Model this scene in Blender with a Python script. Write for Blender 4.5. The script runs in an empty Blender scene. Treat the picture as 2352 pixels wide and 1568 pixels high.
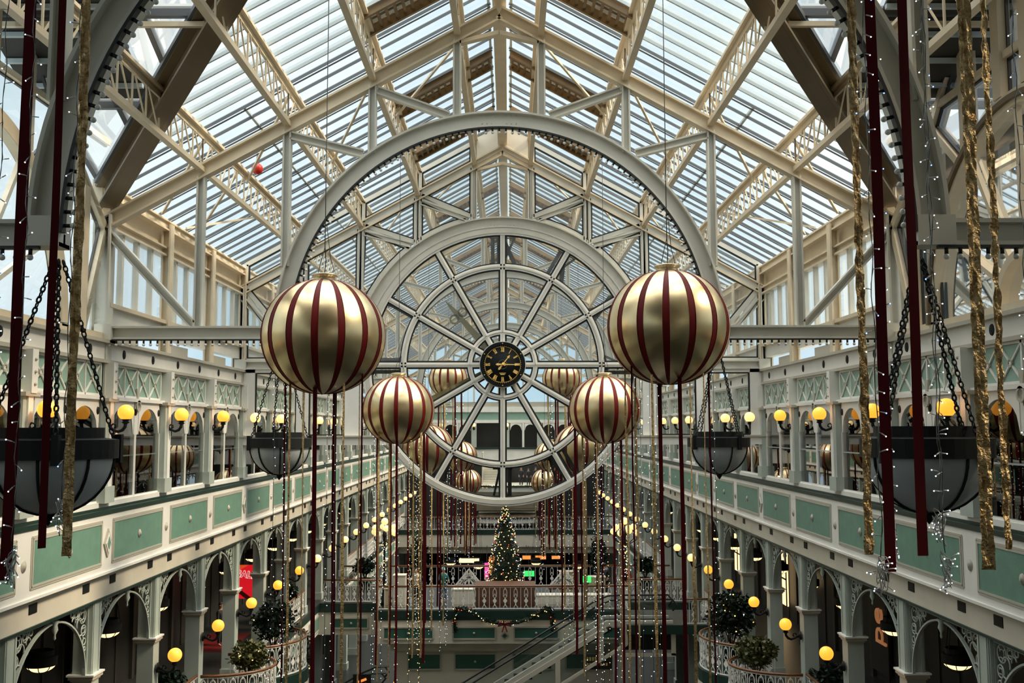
import bpy, bmesh, math, random
from mathutils import Vector, Matrix, noise
R=random.Random(7)
C=bpy.context.scene.collection
PI=math.pi
V=Vector
# ------------------------------------------------------------------ materials
MATS={}
def mat(name,col,rough=.5,metal=0,bump=0,bscale=20,var=0,vscale=3,emit=None,es=0,spec=.5,mottle=None):
    m=bpy.data.materials.new(name);m.use_nodes=True
    nt=m.node_tree;b=nt.nodes['Principled BSDF']
    b.inputs['Base Color'].default_value=(*col,1);b.inputs['Roughness'].default_value=rough
    b.inputs['Metallic'].default_value=metal;b.inputs['Specular IOR Level'].default_value=spec
    tc=nt.nodes.new('ShaderNodeTexCoord')
    if var:
        n=nt.nodes.new('ShaderNodeTexNoise');n.inputs['Scale'].default_value=vscale;n.inputs['Detail'].default_value=5
        nt.links.new(tc.outputs['Object'],n.inputs['Vector'])
        r=nt.nodes.new('ShaderNodeValToRGB')
        r.color_ramp.elements[0].position=.3;r.color_ramp.elements[1].position=.7
        dk=mottle or tuple(c*(1-var) for c in col)
        r.color_ramp.elements[0].color=(*dk,1);r.color_ramp.elements[1].color=(*col,1)
        nt.links.new(n.outputs['Fac'],r.inputs['Fac']);nt.links.new(r.outputs['Color'],b.inputs['Base Color'])
    if bump:
        n2=nt.nodes.new('ShaderNodeTexNoise');n2.inputs['Scale'].default_value=bscale;n2.inputs['Detail'].default_value=4
        nt.links.new(tc.outputs['Object'],n2.inputs['Vector'])
        bp=nt.nodes.new('ShaderNodeBump');bp.inputs['Strength'].default_value=bump;bp.inputs['Distance'].default_value=.02
        nt.links.new(n2.outputs['Fac'],bp.inputs['Height']);nt.links.new(bp.outputs['Normal'],b.inputs['Normal'])
    if emit:
        b.inputs['Emission Color'].default_value=(*emit,1);b.inputs['Emission Strength'].default_value=es
        if es and name.startswith('tiny'): m.cycles.emission_sampling='NONE'
    MATS[name]=m
    return m
def glassmat(name,tint,fac,rough=.02,spec=(1,1,1)):
    m=bpy.data.materials.new(name);m.use_nodes=True;nt=m.node_tree
    nt.nodes.remove(nt.nodes['Principled BSDF']);o=nt.nodes['Material Output']
    t=nt.nodes.new('ShaderNodeBsdfTransparent');t.inputs[0].default_value=(*tint,1)
    g=nt.nodes.new('ShaderNodeBsdfGlossy');g.inputs['Roughness'].default_value=rough;g.inputs[0].default_value=(*spec,1)
    lw=nt.nodes.new('ShaderNodeFresnel');lw.inputs[0].default_value=1.45
    ml=nt.nodes.new('ShaderNodeMath');ml.operation='MULTIPLY';ml.inputs[1].default_value=fac
    nt.links.new(lw.outputs[0],ml.inputs[0])
    x=nt.nodes.new('ShaderNodeMixShader');nt.links.new(ml.outputs[0],x.inputs[0])
    nt.links.new(t.outputs[0],x.inputs[1]);nt.links.new(g.outputs[0],x.inputs[2]);nt.links.new(x.outputs[0],o.inputs[0])
    MATS[name]=m;return m
white=mat('white_paint',(.85,.84,.79),.45,bump=.1,bscale=6,var=.12,vscale=1.2)
cream=mat('cream_render',(.70,.65,.54),.6,var=.12,vscale=1.5)
steel=mat('beige_steel_paint',(.68,.58,.42),.4,var=.12,vscale=2,bump=.05)
greysteel=mat('pale_grey_steel_paint',(.60,.59,.52),.4,var=.1,vscale=2,bump=.05)
valleym=mat('brown_steel_paint',(.17,.125,.07),.4,var=.2,vscale=1)
sage=mat('sage_green_paint',(.44,.50,.45),.5,var=.12,vscale=2)
panelg=mat('panel_green',(.155,.30,.23),.5,bump=.2,bscale=60,var=.12,vscale=4)
friezeg=mat('frieze_green',(.30,.47,.39),.5,var=.1,vscale=3)
darkg=mat('dark_green_paint',(.010,.035,.026),.4,var=.2)
lined=mat('moulding_beige',(.46,.44,.37),.5)
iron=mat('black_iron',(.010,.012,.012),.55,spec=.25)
gasket=mat('black_gasket',(.01,.012,.012),.5)
barm=mat('glazing_bar_grey',(.40,.46,.48),.4)
bardk=mat('dark_glazing_bar',(.09,.10,.11),.4)
bronze=mat('grille_brown',(.22,.14,.06),.5,var=.3)
soff=mat('dark_soffit',(.03,.027,.022),.6)
redf=mat('dark_red_fabric',(.075,.003,.006),.8,spec=.12,bump=.1,bscale=300)
goldf=mat('gold_foil',(.85,.64,.34),.36,metal=.85,bump=.9,bscale=55,var=.45,vscale=18,mottle=(.30,.17,.05))
goldb=mat('gold_satin',(.86,.69,.40),.30,metal=1,bump=.06,bscale=2.2,var=.12,vscale=1.4)
goldcap=mat('gold_cap',(.72,.62,.42),.3,metal=.8)
stripe=mat('maroon_stripe',(.13,.004,.004),.55,spec=.2)
goldpaint=mat('gold_leaf',(.95,.62,.18),.5)
clockf=mat('clock_black',(.006,.009,.009),.6,spec=.15)
wood=mat('varnished_wood',(.21,.085,.03),.3,var=.3,vscale=8)
brownbox=mat('brown_timber',(.13,.05,.02),.6,var=.3,vscale=10)
floorm=mat('grey_floor',(.035,.037,.036),.35,var=.4,vscale=1.2)
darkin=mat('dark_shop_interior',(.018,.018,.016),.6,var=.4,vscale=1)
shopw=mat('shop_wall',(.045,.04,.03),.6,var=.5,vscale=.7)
creamd=mat('interior_cream',(.42,.36,.26),.6)
globe=mat('amber_globe',(.9,.55,.12),.25,emit=(1,.35,.025),es=.95)
globew=mat('pale_globe',(.9,.75,.5),.25,emit=(1,.55,.18),es=.95)
bowlm=mat('smoky_glass',(.50,.54,.56),.3,bump=.1,bscale=4,var=.25,vscale=2)
bowly=mat('lit_bowl_glass',(.8,.7,.4),.3,emit=(1,.72,.32),es=1.3)
bulbm=mat('milky_bulb',(.75,.75,.7),.2)
tinyw=mat('tiny_led_white',(.8,.8,.8),.3,emit=(.85,.92,1),es=1.8)
tinyb=mat('tiny_led_blue',(.3,.4,.9),.3,emit=(.15,.3,1),es=3)
tinyy=mat('tiny_led_warm',(.9,.7,.3),.3,emit=(1,.62,.2),es=2.5)
tinyr=mat('tiny_led_red',(.8,.1,.05),.3,emit=(1,.09,.03),es=1)
ledc=mat('clear_led_plastic',(.7,.73,.75),.15)
wire=mat('wire_green_black',(.03,.045,.04),.5)
wirec=mat('silver_wire',(.35,.37,.37),.35,metal=.6)
leafd=mat('dark_leaf',(.012,.035,.018),.6,var=.4,vscale=9)
leafo=mat('olive_leaf',(.13,.14,.045),.6,var=.5,vscale=9)
fir=mat('fir_needle',(.010,.028,.014),.7)
bowr=mat('dark_red_bow',(.15,.01,.01),.5)
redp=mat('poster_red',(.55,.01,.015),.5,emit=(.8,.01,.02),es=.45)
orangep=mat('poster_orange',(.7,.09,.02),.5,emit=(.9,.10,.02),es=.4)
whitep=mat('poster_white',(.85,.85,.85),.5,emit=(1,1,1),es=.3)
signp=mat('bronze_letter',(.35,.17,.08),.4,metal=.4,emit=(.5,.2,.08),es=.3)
warmlight=mat('warm_shop_light',(.8,.5,.2),.5,emit=(1,.22,.02),es=.6)
palelight=mat('pale_shop_light',(.8,.7,.5),.5,emit=(1,.70,.36),es=1.0)
pinklight=mat('pink_neon',(.8,.1,.4),.5,emit=(1,.03,.2),es=1.5)
greenlight=mat('green_neon',(.1,.6,.2),.5,emit=(.02,.6,.1),es=.9)
skin=mat('skin',(.45,.27,.18),.5)
redcoat=mat('red_coat',(.28,.01,.012),.8)
tealcoat=mat('teal_coat',(.01,.13,.12),.8)
bluehat=mat('blue_wool',(.18,.42,.55),.9)
darkcoat=mat('dark_cloth',(.015,.017,.02),.8)
creamcloth=mat('cream_cloth',(.55,.5,.42),.8)
hairm=mat('dark_hair',(.02,.012,.008),.7)
denim=mat('blue_denim',(.05,.12,.2),.8)
outb=mat('outside_stone',(.35,.38,.38),.8,var=.3,vscale=.4)
redlamp=mat('red_lamp_plastic',(.5,.02,.01),.4)
hazy=None
def hazymat(nm='dusty_hazy_glass',k=.13,tint=(.90,.93,.93),f=.8):  # dusty glass whitened further to carry the sky's reflected haze
    m=glassmat(nm,tint,f);nt=m.node_tree;o=nt.nodes['Material Output'];x0=o.inputs[0].links[0].from_node
    tr=nt.nodes.new('ShaderNodeBsdfTranslucent');tr.inputs[0].default_value=(.9,.93,.93,1)
    x=nt.nodes.new('ShaderNodeMixShader');x.inputs[0].default_value=k
    nt.links.new(x0.outputs[0],x.inputs[1]);nt.links.new(tr.outputs[0],x.inputs[2]);nt.links.new(x.outputs[0],o.inputs[0]);return m
glass=hazymat('roof_glass',.045,(.93,.965,.985),.45)
glassc=glassmat('clear_glass',(.95,.97,.96),.9)
glassw=glassmat('shop_window_glass',(.86,.92,.9),1.6,.01)
# ------------------------------------------------------------------ mesh builder
class MB:
    def __init__(s): s.v=[];s.f=[];s.m=[];s.mats=[];s.sm=[]
    def mi(s,m):
        if m not in s.mats: s.mats.append(m)
        return s.mats.index(m)
    def add(s,vs,fs,m,smooth=False):
        o=len(s.v);s.v+= [tuple(v) for v in vs];k=s.mi(m)
        for f in fs: s.f.append([i+o for i in f]);s.m.append(k);s.sm.append(smooth)
    def box(s,a,b,m):
        x0,x1=sorted((a[0],b[0]));y0,y1=sorted((a[1],b[1]));z0,z1=sorted((a[2],b[2]))
        s.add([(x,y,z) for z in(z0,z1) for y in(y0,y1) for x in(x0,x1)],
          [(0,2,3,1),(4,5,7,6),(0,1,5,4),(2,6,7,3),(0,4,6,2),(1,3,7,5)],m)
    def frame(s,p0,p1,up):
        d=(V(p1)-V(p0)).normalized();u=V(up)-d*V(up).dot(d)
        if u.length<1e-4: u=V((0,1,0))-d*d.y
        if u.length<1e-4: u=V((1,0,0))
        u.normalize();return d,d.cross(u),u
    def bar(s,p0,p1,w,h,m,up=(0,0,1)):
        d,sd,u=s.frame(p0,p1,up);p0=V(p0);p1=V(p1)
        vs=[p+sd*(a*w/2)+u*(b*h/2) for p in(p0,p1) for a,b in((-1,-1),(1,-1),(1,1),(-1,1))]
        s.add(vs,[(3,2,1,0),(4,5,6,7),(0,1,5,4),(1,2,6,5),(2,3,7,6),(3,0,4,7)],m)
    def ibar(s,p0,p1,w,h,m,up=(0,0,1),t=.05):
        d,sd,u=s.frame(p0,p1,up)
        s.bar(p0,p1,t,h-.02,m,up)
        o=u*(h/2-t/2)
        s.bar(V(p0)+o,V(p1)+o,w,t,m,up);s.bar(V(p0)-o,V(p1)-o,w,t,m,up)
    def tube(s,pts,r,m,n=8,closed=False,cap=True):
        pts=[V(p) for p in pts];N=len(pts);rings=[];u=None
        for i,p in enumerate(pts):
            a=pts[(i-1)%N] if (closed or i>0) else p;b=pts[(i+1)%N] if (closed or i<N-1) else p
            d=(b-a)
            if d.length<1e-9:d=V((0,0,1))
            d.normalize()
            if u is None:
                u=V((0,0,1)) if abs(d.z)<.9 else V((1,0,0))
            u=(u-d*u.dot(d));u.normalize();w=d.cross(u)
            rr=r[i] if isinstance(r,(list,tuple)) else r
            rings.append([p+(u*math.cos(2*PI*k/n)+w*math.sin(2*PI*k/n))*rr for k in range(n)])
        vs=[v for g in rings for v in g];fs=[]
        for i in range(N if closed else N-1):
            j=(i+1)%N
            for k in range(n): fs.append((i*n+k,i*n+(k+1)%n,j*n+(k+1)%n,j*n+k))
        if cap and not closed: fs+= [tuple(reversed(range(n))),tuple((N-1)*n+k for k in range(n))]
        s.add(vs,fs,m,True)
    def lathe(s,prof,c,m,n=24,sx=1,sy=1,mf=None,smooth=True):
        vs=[];fs=[];N=len(prof)
        for r,z in prof:
            for k in range(n): vs.append((c[0]+r*sx*math.cos(2*PI*k/n),c[1]+r*sy*math.sin(2*PI*k/n),c[2]+z))
        for i in range(N-1):
            for k in range(n): fs.append((i*n+k,i*n+(k+1)%n,(i+1)*n+(k+1)%n,(i+1)*n+k))
        if mf is None: s.add(vs,fs,m,smooth)
        else:
            o=len(s.v);s.v+=vs
            for q,f in enumerate(fs): s.f.append([i+o for i in f]);s.m.append(s.mi(mf(q%n,q//n)));s.sm.append(smooth)
    def sph(s,c,r,m,n=16,k=10,sz=1):
        s.lathe([(max(r*math.sin(PI*i/k),1e-4),-r*sz*math.cos(PI*i/k)) for i in range(k+1)],c,m,n)
    def cyl(s,p0,p1,r,m,n=12): s.tube([p0,p1],r,m,n)
    def prism(s,poly,d,m,smooth=False):
        # poly: list of 3D points (planar), extruded by vector d
        n=len(poly);d=V(d);vs=[V(p) for p in poly]+[V(p)+d for p in poly]
        fs=[tuple(reversed(range(n))),tuple(range(n,2*n))]+[(i,(i+1)%n,n+(i+1)%n,n+i) for i in range(n)]
        s.add(vs,fs,m,smooth)
    def ring(s,c,r0,r1,a0,a1,y0,y1,m,n=48,ax='y'):
        # flat ring sector in the XZ plane (ax y) or YZ plane (ax x), thickness y0..y1
        full=abs(a1-a0)>=2*PI-1e-4;vs=[];cnt=n if full else n+1
        for i in range(cnt):
            a=a0+(a1-a0)*i/n;ca,sa=math.cos(a),math.sin(a)
            for r,t in((r0,y0),(r1,y0),(r1,y1),(r0,y1)):
                vs.append((c[0]+r*ca,c[1]+t,c[2]+r*sa) if ax=='y' else (c[0]+t,c[1]+r*ca,c[2]+r*sa))
        fs=[]
        for i in range(n):
            j=(i+1)%cnt
            for k in range(4): fs.append((i*4+k,i*4+(k+1)%4,j*4+(k+1)%4,j*4+k))
        if not full: fs+=[(0,1,2,3),(n*4+3,n*4+2,n*4+1,n*4)]
        s.add(vs,fs,m,False)
    def mesh(s,name):
        me=bpy.data.meshes.new(name);me.from_pydata(s.v,[],s.f)
        for m in s.mats: me.materials.append(m)
        me.polygons.foreach_set('material_index',s.m);me.polygons.foreach_set('use_smooth',s.sm)
        bm=bmesh.new();bm.from_mesh(me);bmesh.ops.recalc_face_normals(bm,faces=bm.faces);bm.to_mesh(me);bm.free()
        me.update();return me
    def obj(s,name,parent=None,loc=(0,0,0),**kw):
        o=bpy.data.objects.new(name,s.mesh(name));C.objects.link(o)
        o.location=loc
        if parent: o.parent=parent
        for k,v in kw.items(): o[k]=v
        return o
def tag(o,label,cat,group=None,kind=None):
    if label:o['label']=label
    if cat:o['category']=cat
    if group:o['group']=group
    if kind:o['kind']=kind
    return o
def empty(name,loc=(0,0,0),rz=0):
    o=bpy.data.objects.new(name,None);C.objects.link(o);o.location=loc;o.rotation_euler=(0,0,rz);return o
def thing(name,label,cat,loc=(0,0,0),rz=0,group=None,kind=None): return tag(empty(name,loc,rz),label,cat,group,kind)
def link(name,me,parent,loc=(0,0,0),rz=0):
    o=bpy.data.objects.new(name,me);C.objects.link(o);o.parent=parent;o.location=loc;o.rotation_euler=(0,0,rz);return o
KIDS={}
def dup(root,loc,label,rz=0,group=None,sx=None):
    r=root.copy();C.objects.link(r);r.location=loc;r.rotation_euler=(0,0,rz);r['label']=label
    if group:r['group']=group
    if sx: r.scale=sx
    if root not in KIDS: KIDS[root]=[(c,list(c.children)) for c in root.children]
    for ch,gs in KIDS[root]:
        c=ch.copy();C.objects.link(c);c.parent=r
        for g in gs: d=g.copy();C.objects.link(d);d.parent=c
    return r
def struct(mb,name,label=None,parent=None,cat='wall'):
    o=mb.obj(name,parent)
    if not parent: o['kind']='structure'; o['category']=cat; o['label']=label
    return o
def ordn(i): return ['first','second','third','fourth','fifth','sixth','seventh','eighth','ninth','tenth','eleventh','twelfth','thirteenth','fourteenth','fifteenth','sixteenth','seventeenth','eighteenth','nineteenth','twentieth','twenty-first','twenty-second','twenty-third','twenty-fourth'][i]
SIDE={-1:'left',1:'right'}
# ------------------------------------------------------------------ layout constants (metres, eye height = 0)
D1=23.5;BAY=4.0;W=9.44;YN=-12.5;YF=95.5
ZT=2.31;RO=5.46;RI=5.06;ZA=10.28;SL=.55;ZG=11.38   # tie beam, arch, rafter apex, glass apex
PY=[D1+BAY*j for j in range(-9,19)]                  # pillar positions
def raf(x): return ZA-SL*abs(x)
def gl(x): return ZG-SL*abs(x)
F2=-2.95;F1=-8.75;F0=-14.2
# ------------------------------------------------------------------ walls of the hall
def archstrip(mb,x,ya,yb,zs,zt,h,m,th,n=14,s=1):
    # wall piece above an elliptic arch opening ya..yb, spring zs, rise h, up to zt; lies in the plane X=x
    for i in range(n):
        t0,t1=-1+2*i/n,-1+2*(i+1)/n
        y0,y1=(ya+yb)/2+(yb-ya)/2*t0,(ya+yb)/2+(yb-ya)/2*t1
        z0=zs+h*math.sqrt(max(0,1-t0*t0));z1=zs+h*math.sqrt(max(0,1-t1*t1))
        mb.prism([(x,y0,z0),(x,y1,z1),(x,y1,zt),(x,y0,zt)],(s*th,0,0),m)
def upper_wall(s):
    w=MB();x=s*W
    # cornice band, ledges, plain skirt of the frieze
    w.box((x,YN,1.66),(x+s*.3,YF,2.05),white)
    w.box((x-s*.14,YN,2.05),(x+s*.3,YF,2.13),lined)
    w.box((x-s*.08,YN,1.58),(x+s*.3,YF,1.66),lined)
    w.box((x-s*.05,YN,.70),(x+s*.3,YF,.79),white)
    w.box((x+s*.05,YN,.79),(x+s*.3,YF,1.58),friezeg)
    # sill and gallery front
    w.box((x-s*.17,YN,-2.0),(x+s*.3,YF,-1.90),darkg)
    w.box((x-s*.06,YN,-1.90),(x+s*.3,YF,-1.84),darkg);w.box((x-s*.03,YN,-1.84),(x+s*.1,YF,-1.72),white)
    w.box((x-s*.14,YN,-3.37),(x+s*.3,YF,-2.0),white)
    w.box((x-s*.18,YN,-3.40),(x+s*.3,YF,-3.34),white)
    w.box((x,YN,-3.98),(x+s*.3,YF,-3.40),cream)
    w.box((x-s*.04,YN,-4.02),(x+s*.3,YF,-3.97),darkg)
    for y in PY:
        a,b=y+.27,y+BAY-.27;mid=y+2
        for (p,q) in((a,mid-.08),(mid+.08,b)):
            archstrip(w,x+s*.02,p+.1,q-.1,-.12,.70,.66,white,.1,s=s)
            for (u,v2) in((p,p+.1),(q-.1,q)): w.box((x+s*.04,u,-.12),(x+s*.14,v2,.70),white)
        w.box((x+s*.02,mid-.12,-.14),(x+s*.14,mid+.12,.70),white)
        # impost keystones / rings
        w.ring((x-s*.03,mid,.60),.10,.15,0,2*PI,-.02,.02,lined,16,'x')
        w.prism([(x-s*.02,mid-.1,1.05),(x-s*.02,mid+.1,1.05),(x-s*.02,mid+.03,.7),(x-s*.02,mid-.03,.7)],(s*.04,0,0),lined)
    o=struct(w,'wall_'+SIDE[s],SIDE[s]+' wall of the upper gallery with arched openings over a white gallery front')
    # rosettes on cornice, lattice of the frieze, green panels, vents
    ro=MB()
    ro.lathe([(0.001,-.04),(.05,-.045),(.06,-.02),(.11,-.02),(.12,0)],(0,0,0),lined,14)
    ro_me=ro.mesh('rosette')
    rb=MB();rb.lathe([(0.001,-.03),(.03,-.03),(.05,-.015),(.085,-.02),(.095,0)],(0,0,0),iron,12);rb_me=rb.mesh('rosette')
    def disc(me,y,z,xx,sc=1):
        r=link('rosette',me,o,(xx,y,z));r.rotation_euler=(0,s*PI/2,0);r.scale=(sc*1.25,sc,1)
    pn=MB();L=1.62;H=.44
    for (h1,h2,t,m) in((L+.07,H+.07,.016,lined),(L+.02,H+.02,.026,lined)):
        for a,b in(((-h1,-h2),(h1,-h2)),((h1,-h2),(h1,h2)),((h1,h2),(-h1,h2)),((-h1,h2),(-h1,-h2))):
            pn.bar((0,a[0],a[1]),(0,b[0],b[1]),.045,t*2,m,up=(1,0,0))
    pn.box((-.012,-L,-H),(.012,L,H),panelg)
    pn_me=pn.mesh('gallery_panel')
    dm=MB()
    for r,m,t in((.34,lined,.04),(.24,white,.055),(.15,panelg,.065)):
        dm.prism([(-t,-r*.62,0),(-t,0,-r),(-t,r*.62,0),(-t,0,r)],(2*t,0,0),m)
    dm_me=dm.mesh('diamond_boss')
    la=MB()
    for k in range(4):
        y0=.30+k*.85;y1=y0+.85
        for a,b in(((y0,.80),(y1,1.57)),((y0,1.57),(y1,.80))): la.bar((0,a[0],a[1]),(0,b[0],b[1]),.035,.03,white,up=(1,0,0))
        la.bar((0,y0,.79),(0,y0,1.58),.06 if k==2 else .035,.05,white,up=(1,0,0))
        la.ring((0,(y0+y1)/2,1.185),.055,.085,0,2*PI,-.03,.03,lined,14,'x')
    la.bar((0,.30,.82),(0,3.7,.82),.05,.05,white,up=(1,0,0));la.bar((0,.30,1.555),(0,3.7,1.555),.05,.05,white,up=(1,0,0))
    la.bar((0,3.7,.79),(0,3.7,1.58),.05,.05,white,up=(1,0,0))
    la_me=la.mesh('frieze_lattice')
    ve=MB();ve.box((-.01,-.17,-.10),(.01,.17,.10),iron);ve_me=ve.mesh('vent')
    for i,y in enumerate(PY):
        link('frieze_lattice',la_me,o,(x+s*.03,y,0))
        link('gallery_panel',pn_me,o,(x-s*.14,y+2,-2.66))
        disc(ro_me,y+2,-2.66,x-s*.16,.7)
        if (i%3)==0: link('diamond_boss',dm_me,o,(x-s*.14,y,-2.68))
        else: disc(ro_me,y,-2.68,x-s*.14,.85)
        for dy in(.75,3.25): link('vent',ve_me,o,(x-s*.005,y+dy,-3.62))
        for dy in(1.0,3.0): disc(rb_me,y+dy,1.86,x,1)
        for dy in(.42,1.93,2.07,3.6):
            if dy!=2.07: disc(rb_me,y+dy,.44,x+s*.02,.8)
    return o
for s in(-1,1): upper_wall(s)
# arched windows of the upper gallery : one window object per arch
def arch_window(s):
    m=MB();a,b=-.87,.87
    # white casing and pane
    for y in(a,b): m.box((-.03,y-.035,-1.62),(.03,y+.035,0),white)
    m.box((-.04,a,-1.64),(.04,b,-1.56),white)
    m.box((-.02,-.0-.018,-1.6),(.02,.018,-.2),white) if False else None
    m.box((-.015,a,-.56),(.015,b,-.53),barm)
    n=16
    g=MB();pts=[(0,a,-1.6),(0,b,-1.6)]+[(0,b*math.cos(PI*i/n),.70*math.sin(PI*i/n)) for i in range(n+1)]
    g.prism(pts,(.02,0,0),glassw)
    return m.mesh('window'),g.mesh('window_pane')
wme,gme=arch_window(1);wn=0
for s in(-1,1):
    for j,y in enumerate(PY):
        for k,dy in enumerate((1.10,2.90)):
            wn+=1
            o=bpy.data.objects.new('window_%d'%wn,wme);C.objects.link(o);o.location=(s*(W+.06),y+dy,-.12);o['kind']='structure'
            o['category']='window';o['label']='arched shop window in the %s upper wall, %s bay from the near end, %s light'%(SIDE[s],ordn(min(j,23)),'near' if k==0 else 'far')
            link('window_pane',gme,o)
# pilasters of the upper gallery and posts of the arcade
def pil_upper():
    m=MB();m.box((-.12,-.24,-1.74),(.12,.24,.72),sage)
    m.box((-.16,-.10,-1.74),(-.12,.10,.72),white);m.box((-.17,-.28,-1.74),(.12,.28,-1.35),sage);m.box((-.2,-.3,.66),(.12,.3,.74),lined)
    return m.mesh('pilaster')
pu=pil_upper()
m=MB();m.box((-.22,-.12,.72),(.1,.12,1.6),white);
for z in(.9,1.15,1.4): m.sph((-.23,0,z),.035,lined,8,5)
capm=m.mesh('upper_block')
def arcade_post():
    sh=MB()
    sh.box((-.22,-.22,F1),(.22,.22,-3.42),sage)
    for q in(-.16,.16):
        sh.box((-.24,q-.03,-5.66),(-.22,q+.03,-3.5),sage);sh.box((q-.03,-.24,-5.66),(q+.03,-.22,-3.5),sage)
    sh.box((-.26,-.26,F1),(.26,.26,F1+.35),sage)
    c=MB();c.box((-.29,-.29,-5.78),(.29,.29,-5.70),lined);c.box((-.25,-.25,-5.83),(.25,.25,-5.78),lined);c.box((-.32,-.32,-5.70),(.32,.32,-5.66),white)
    lo=MB();lo.box((-.26,-.26,F0),(.26,.26,-10.3),sage);lo.box((-.32,-.32,F0),(.32,.32,F0+.4),sage)
    return sh.mesh('shaft'),c.mesh('collar'),lo.mesh('lower_shaft')
psh,pco,plo=arcade_post()
for s in(-1,1):
    for j,y in enumerate(PY):
        t=thing('pilaster','pale green pilaster between upper %s windows, %s from the near end'%(SIDE[s],ordn(j) if j<24 else 'among the last'),'pilaster',(s*W,y,0),0 if s>0 else PI,group='upper gallery pilasters')
        link('shaft',pu,t);link('upper_block',capm,t)
        t=thing('arcade_post','sage green square arcade post with a pale collar, %s on the %s side'%(ordn(j) if j<24 else 'far-end one',SIDE[s]),'post',(s*(W+.25),y,0),0 if s>0 else PI,group='arcade posts')
        link('shaft',psh,t);link('collar',pco,t)
        t2=thing('ground_floor_post','green ground floor post under the %s gallery, %s from the near end'%(SIDE[s],ordn(j) if j<24 else 'among the last'),'post',(s*(W+.25),y,0),0 if s>0 else PI,group='ground floor posts')
        link('shaft',plo,t2)
# cast-iron arches between posts
def iron_arch():
    m=MB();y0,y1=-1.74,1.74;zt=-4.05;zs=-5.66;r=1.70
    n=28
    for t in(-1,1): m.box((-.03,t*1.76-.02,zs),(.03,t*1.76+.02,zt),sage)
    m.box((-.05,y0,zt-.05),(.05,y1,zt),sage)
    pts=[(0,r*math.cos(PI*i/n),zs+1.50*math.sin(PI*i/n)) for i in range(n+1)]
    for i in range(n): m.bar(pts[i],pts[i+1],.07,.04,sage,up=(0,1,0) if False else (0,pts[i][1],pts[i][2]-zs+.01))
    l=MB()
    def circ(cy,cz,rr,a0=0,a1=2*PI,k=14,th=.017):
        l.tube([(0,cy+rr*math.cos(a0+(a1-a0)*i/k),cz+rr*math.sin(a0+(a1-a0)*i/k)) for i in range(k+(0 if a1-a0>6.2 else 1))],th,sage,5,closed=a1-a0>6.2)
    out=[]
    for t in(-1,1):
        l=MB()
        for cy,cz,rr in((1.50,-4.28,.17),(1.18,-4.20,.11),(1.57,-4.62,.12),(1.62,-4.88,.075),(.95,-4.16,.065),(1.655,-5.05,.045)):
            circ(t*cy,cz,rr);
            if rr>.1:
                circ(t*cy,cz,rr*.5,.4,5.2,9,.013)
                for a in(.8,2.4,3.9,5.5): l.bar((0,t*cy+rr*.5*math.cos(a),cz+rr*.5*math.sin(a)),(0,t*cy+rr*math.cos(a),cz+rr*math.sin(a)),.02,.02,sage,up=(1,0,0))
        for cy,cz,rr,a0,a1 in((1.35,-4.45,.14,0,3.6),(1.05,-4.33,.09,-.5,3),(1.45,-4.82,.12,-1,2.5)):
            if t>0: circ(cy,cz,rr,a0,a1,9)
            else: circ(-cy,cz,rr,PI-a1,PI-a0,9)
        out.append(l.mesh('scrollwork'))
    k=MB();k.lathe([(.001,-.42),(.03,-.38),(.02,-.3),(.07,-.2),(.05,-.1),(.09,0)],(-.06,0,-4.1),sage,10)
    return m.mesh('arch_rib'),out[0],out[1],k.mesh('key_pendant')
ia=iron_arch()
for s in(-1,1):
    for j,y in enumerate(PY):
        t=thing('iron_arch','sage cast iron arch with scrollwork corners, %s bay on the %s'%(ordn(j) if j<24 else 'last',SIDE[s]),'arch',(s*(W+.16),y+2,0),0 if s>0 else PI,group='arcade arches')
        for nme,me in zip(('arch_rib','scrollwork','scrollwork','key_pendant'),ia): link(nme,me,t)
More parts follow.
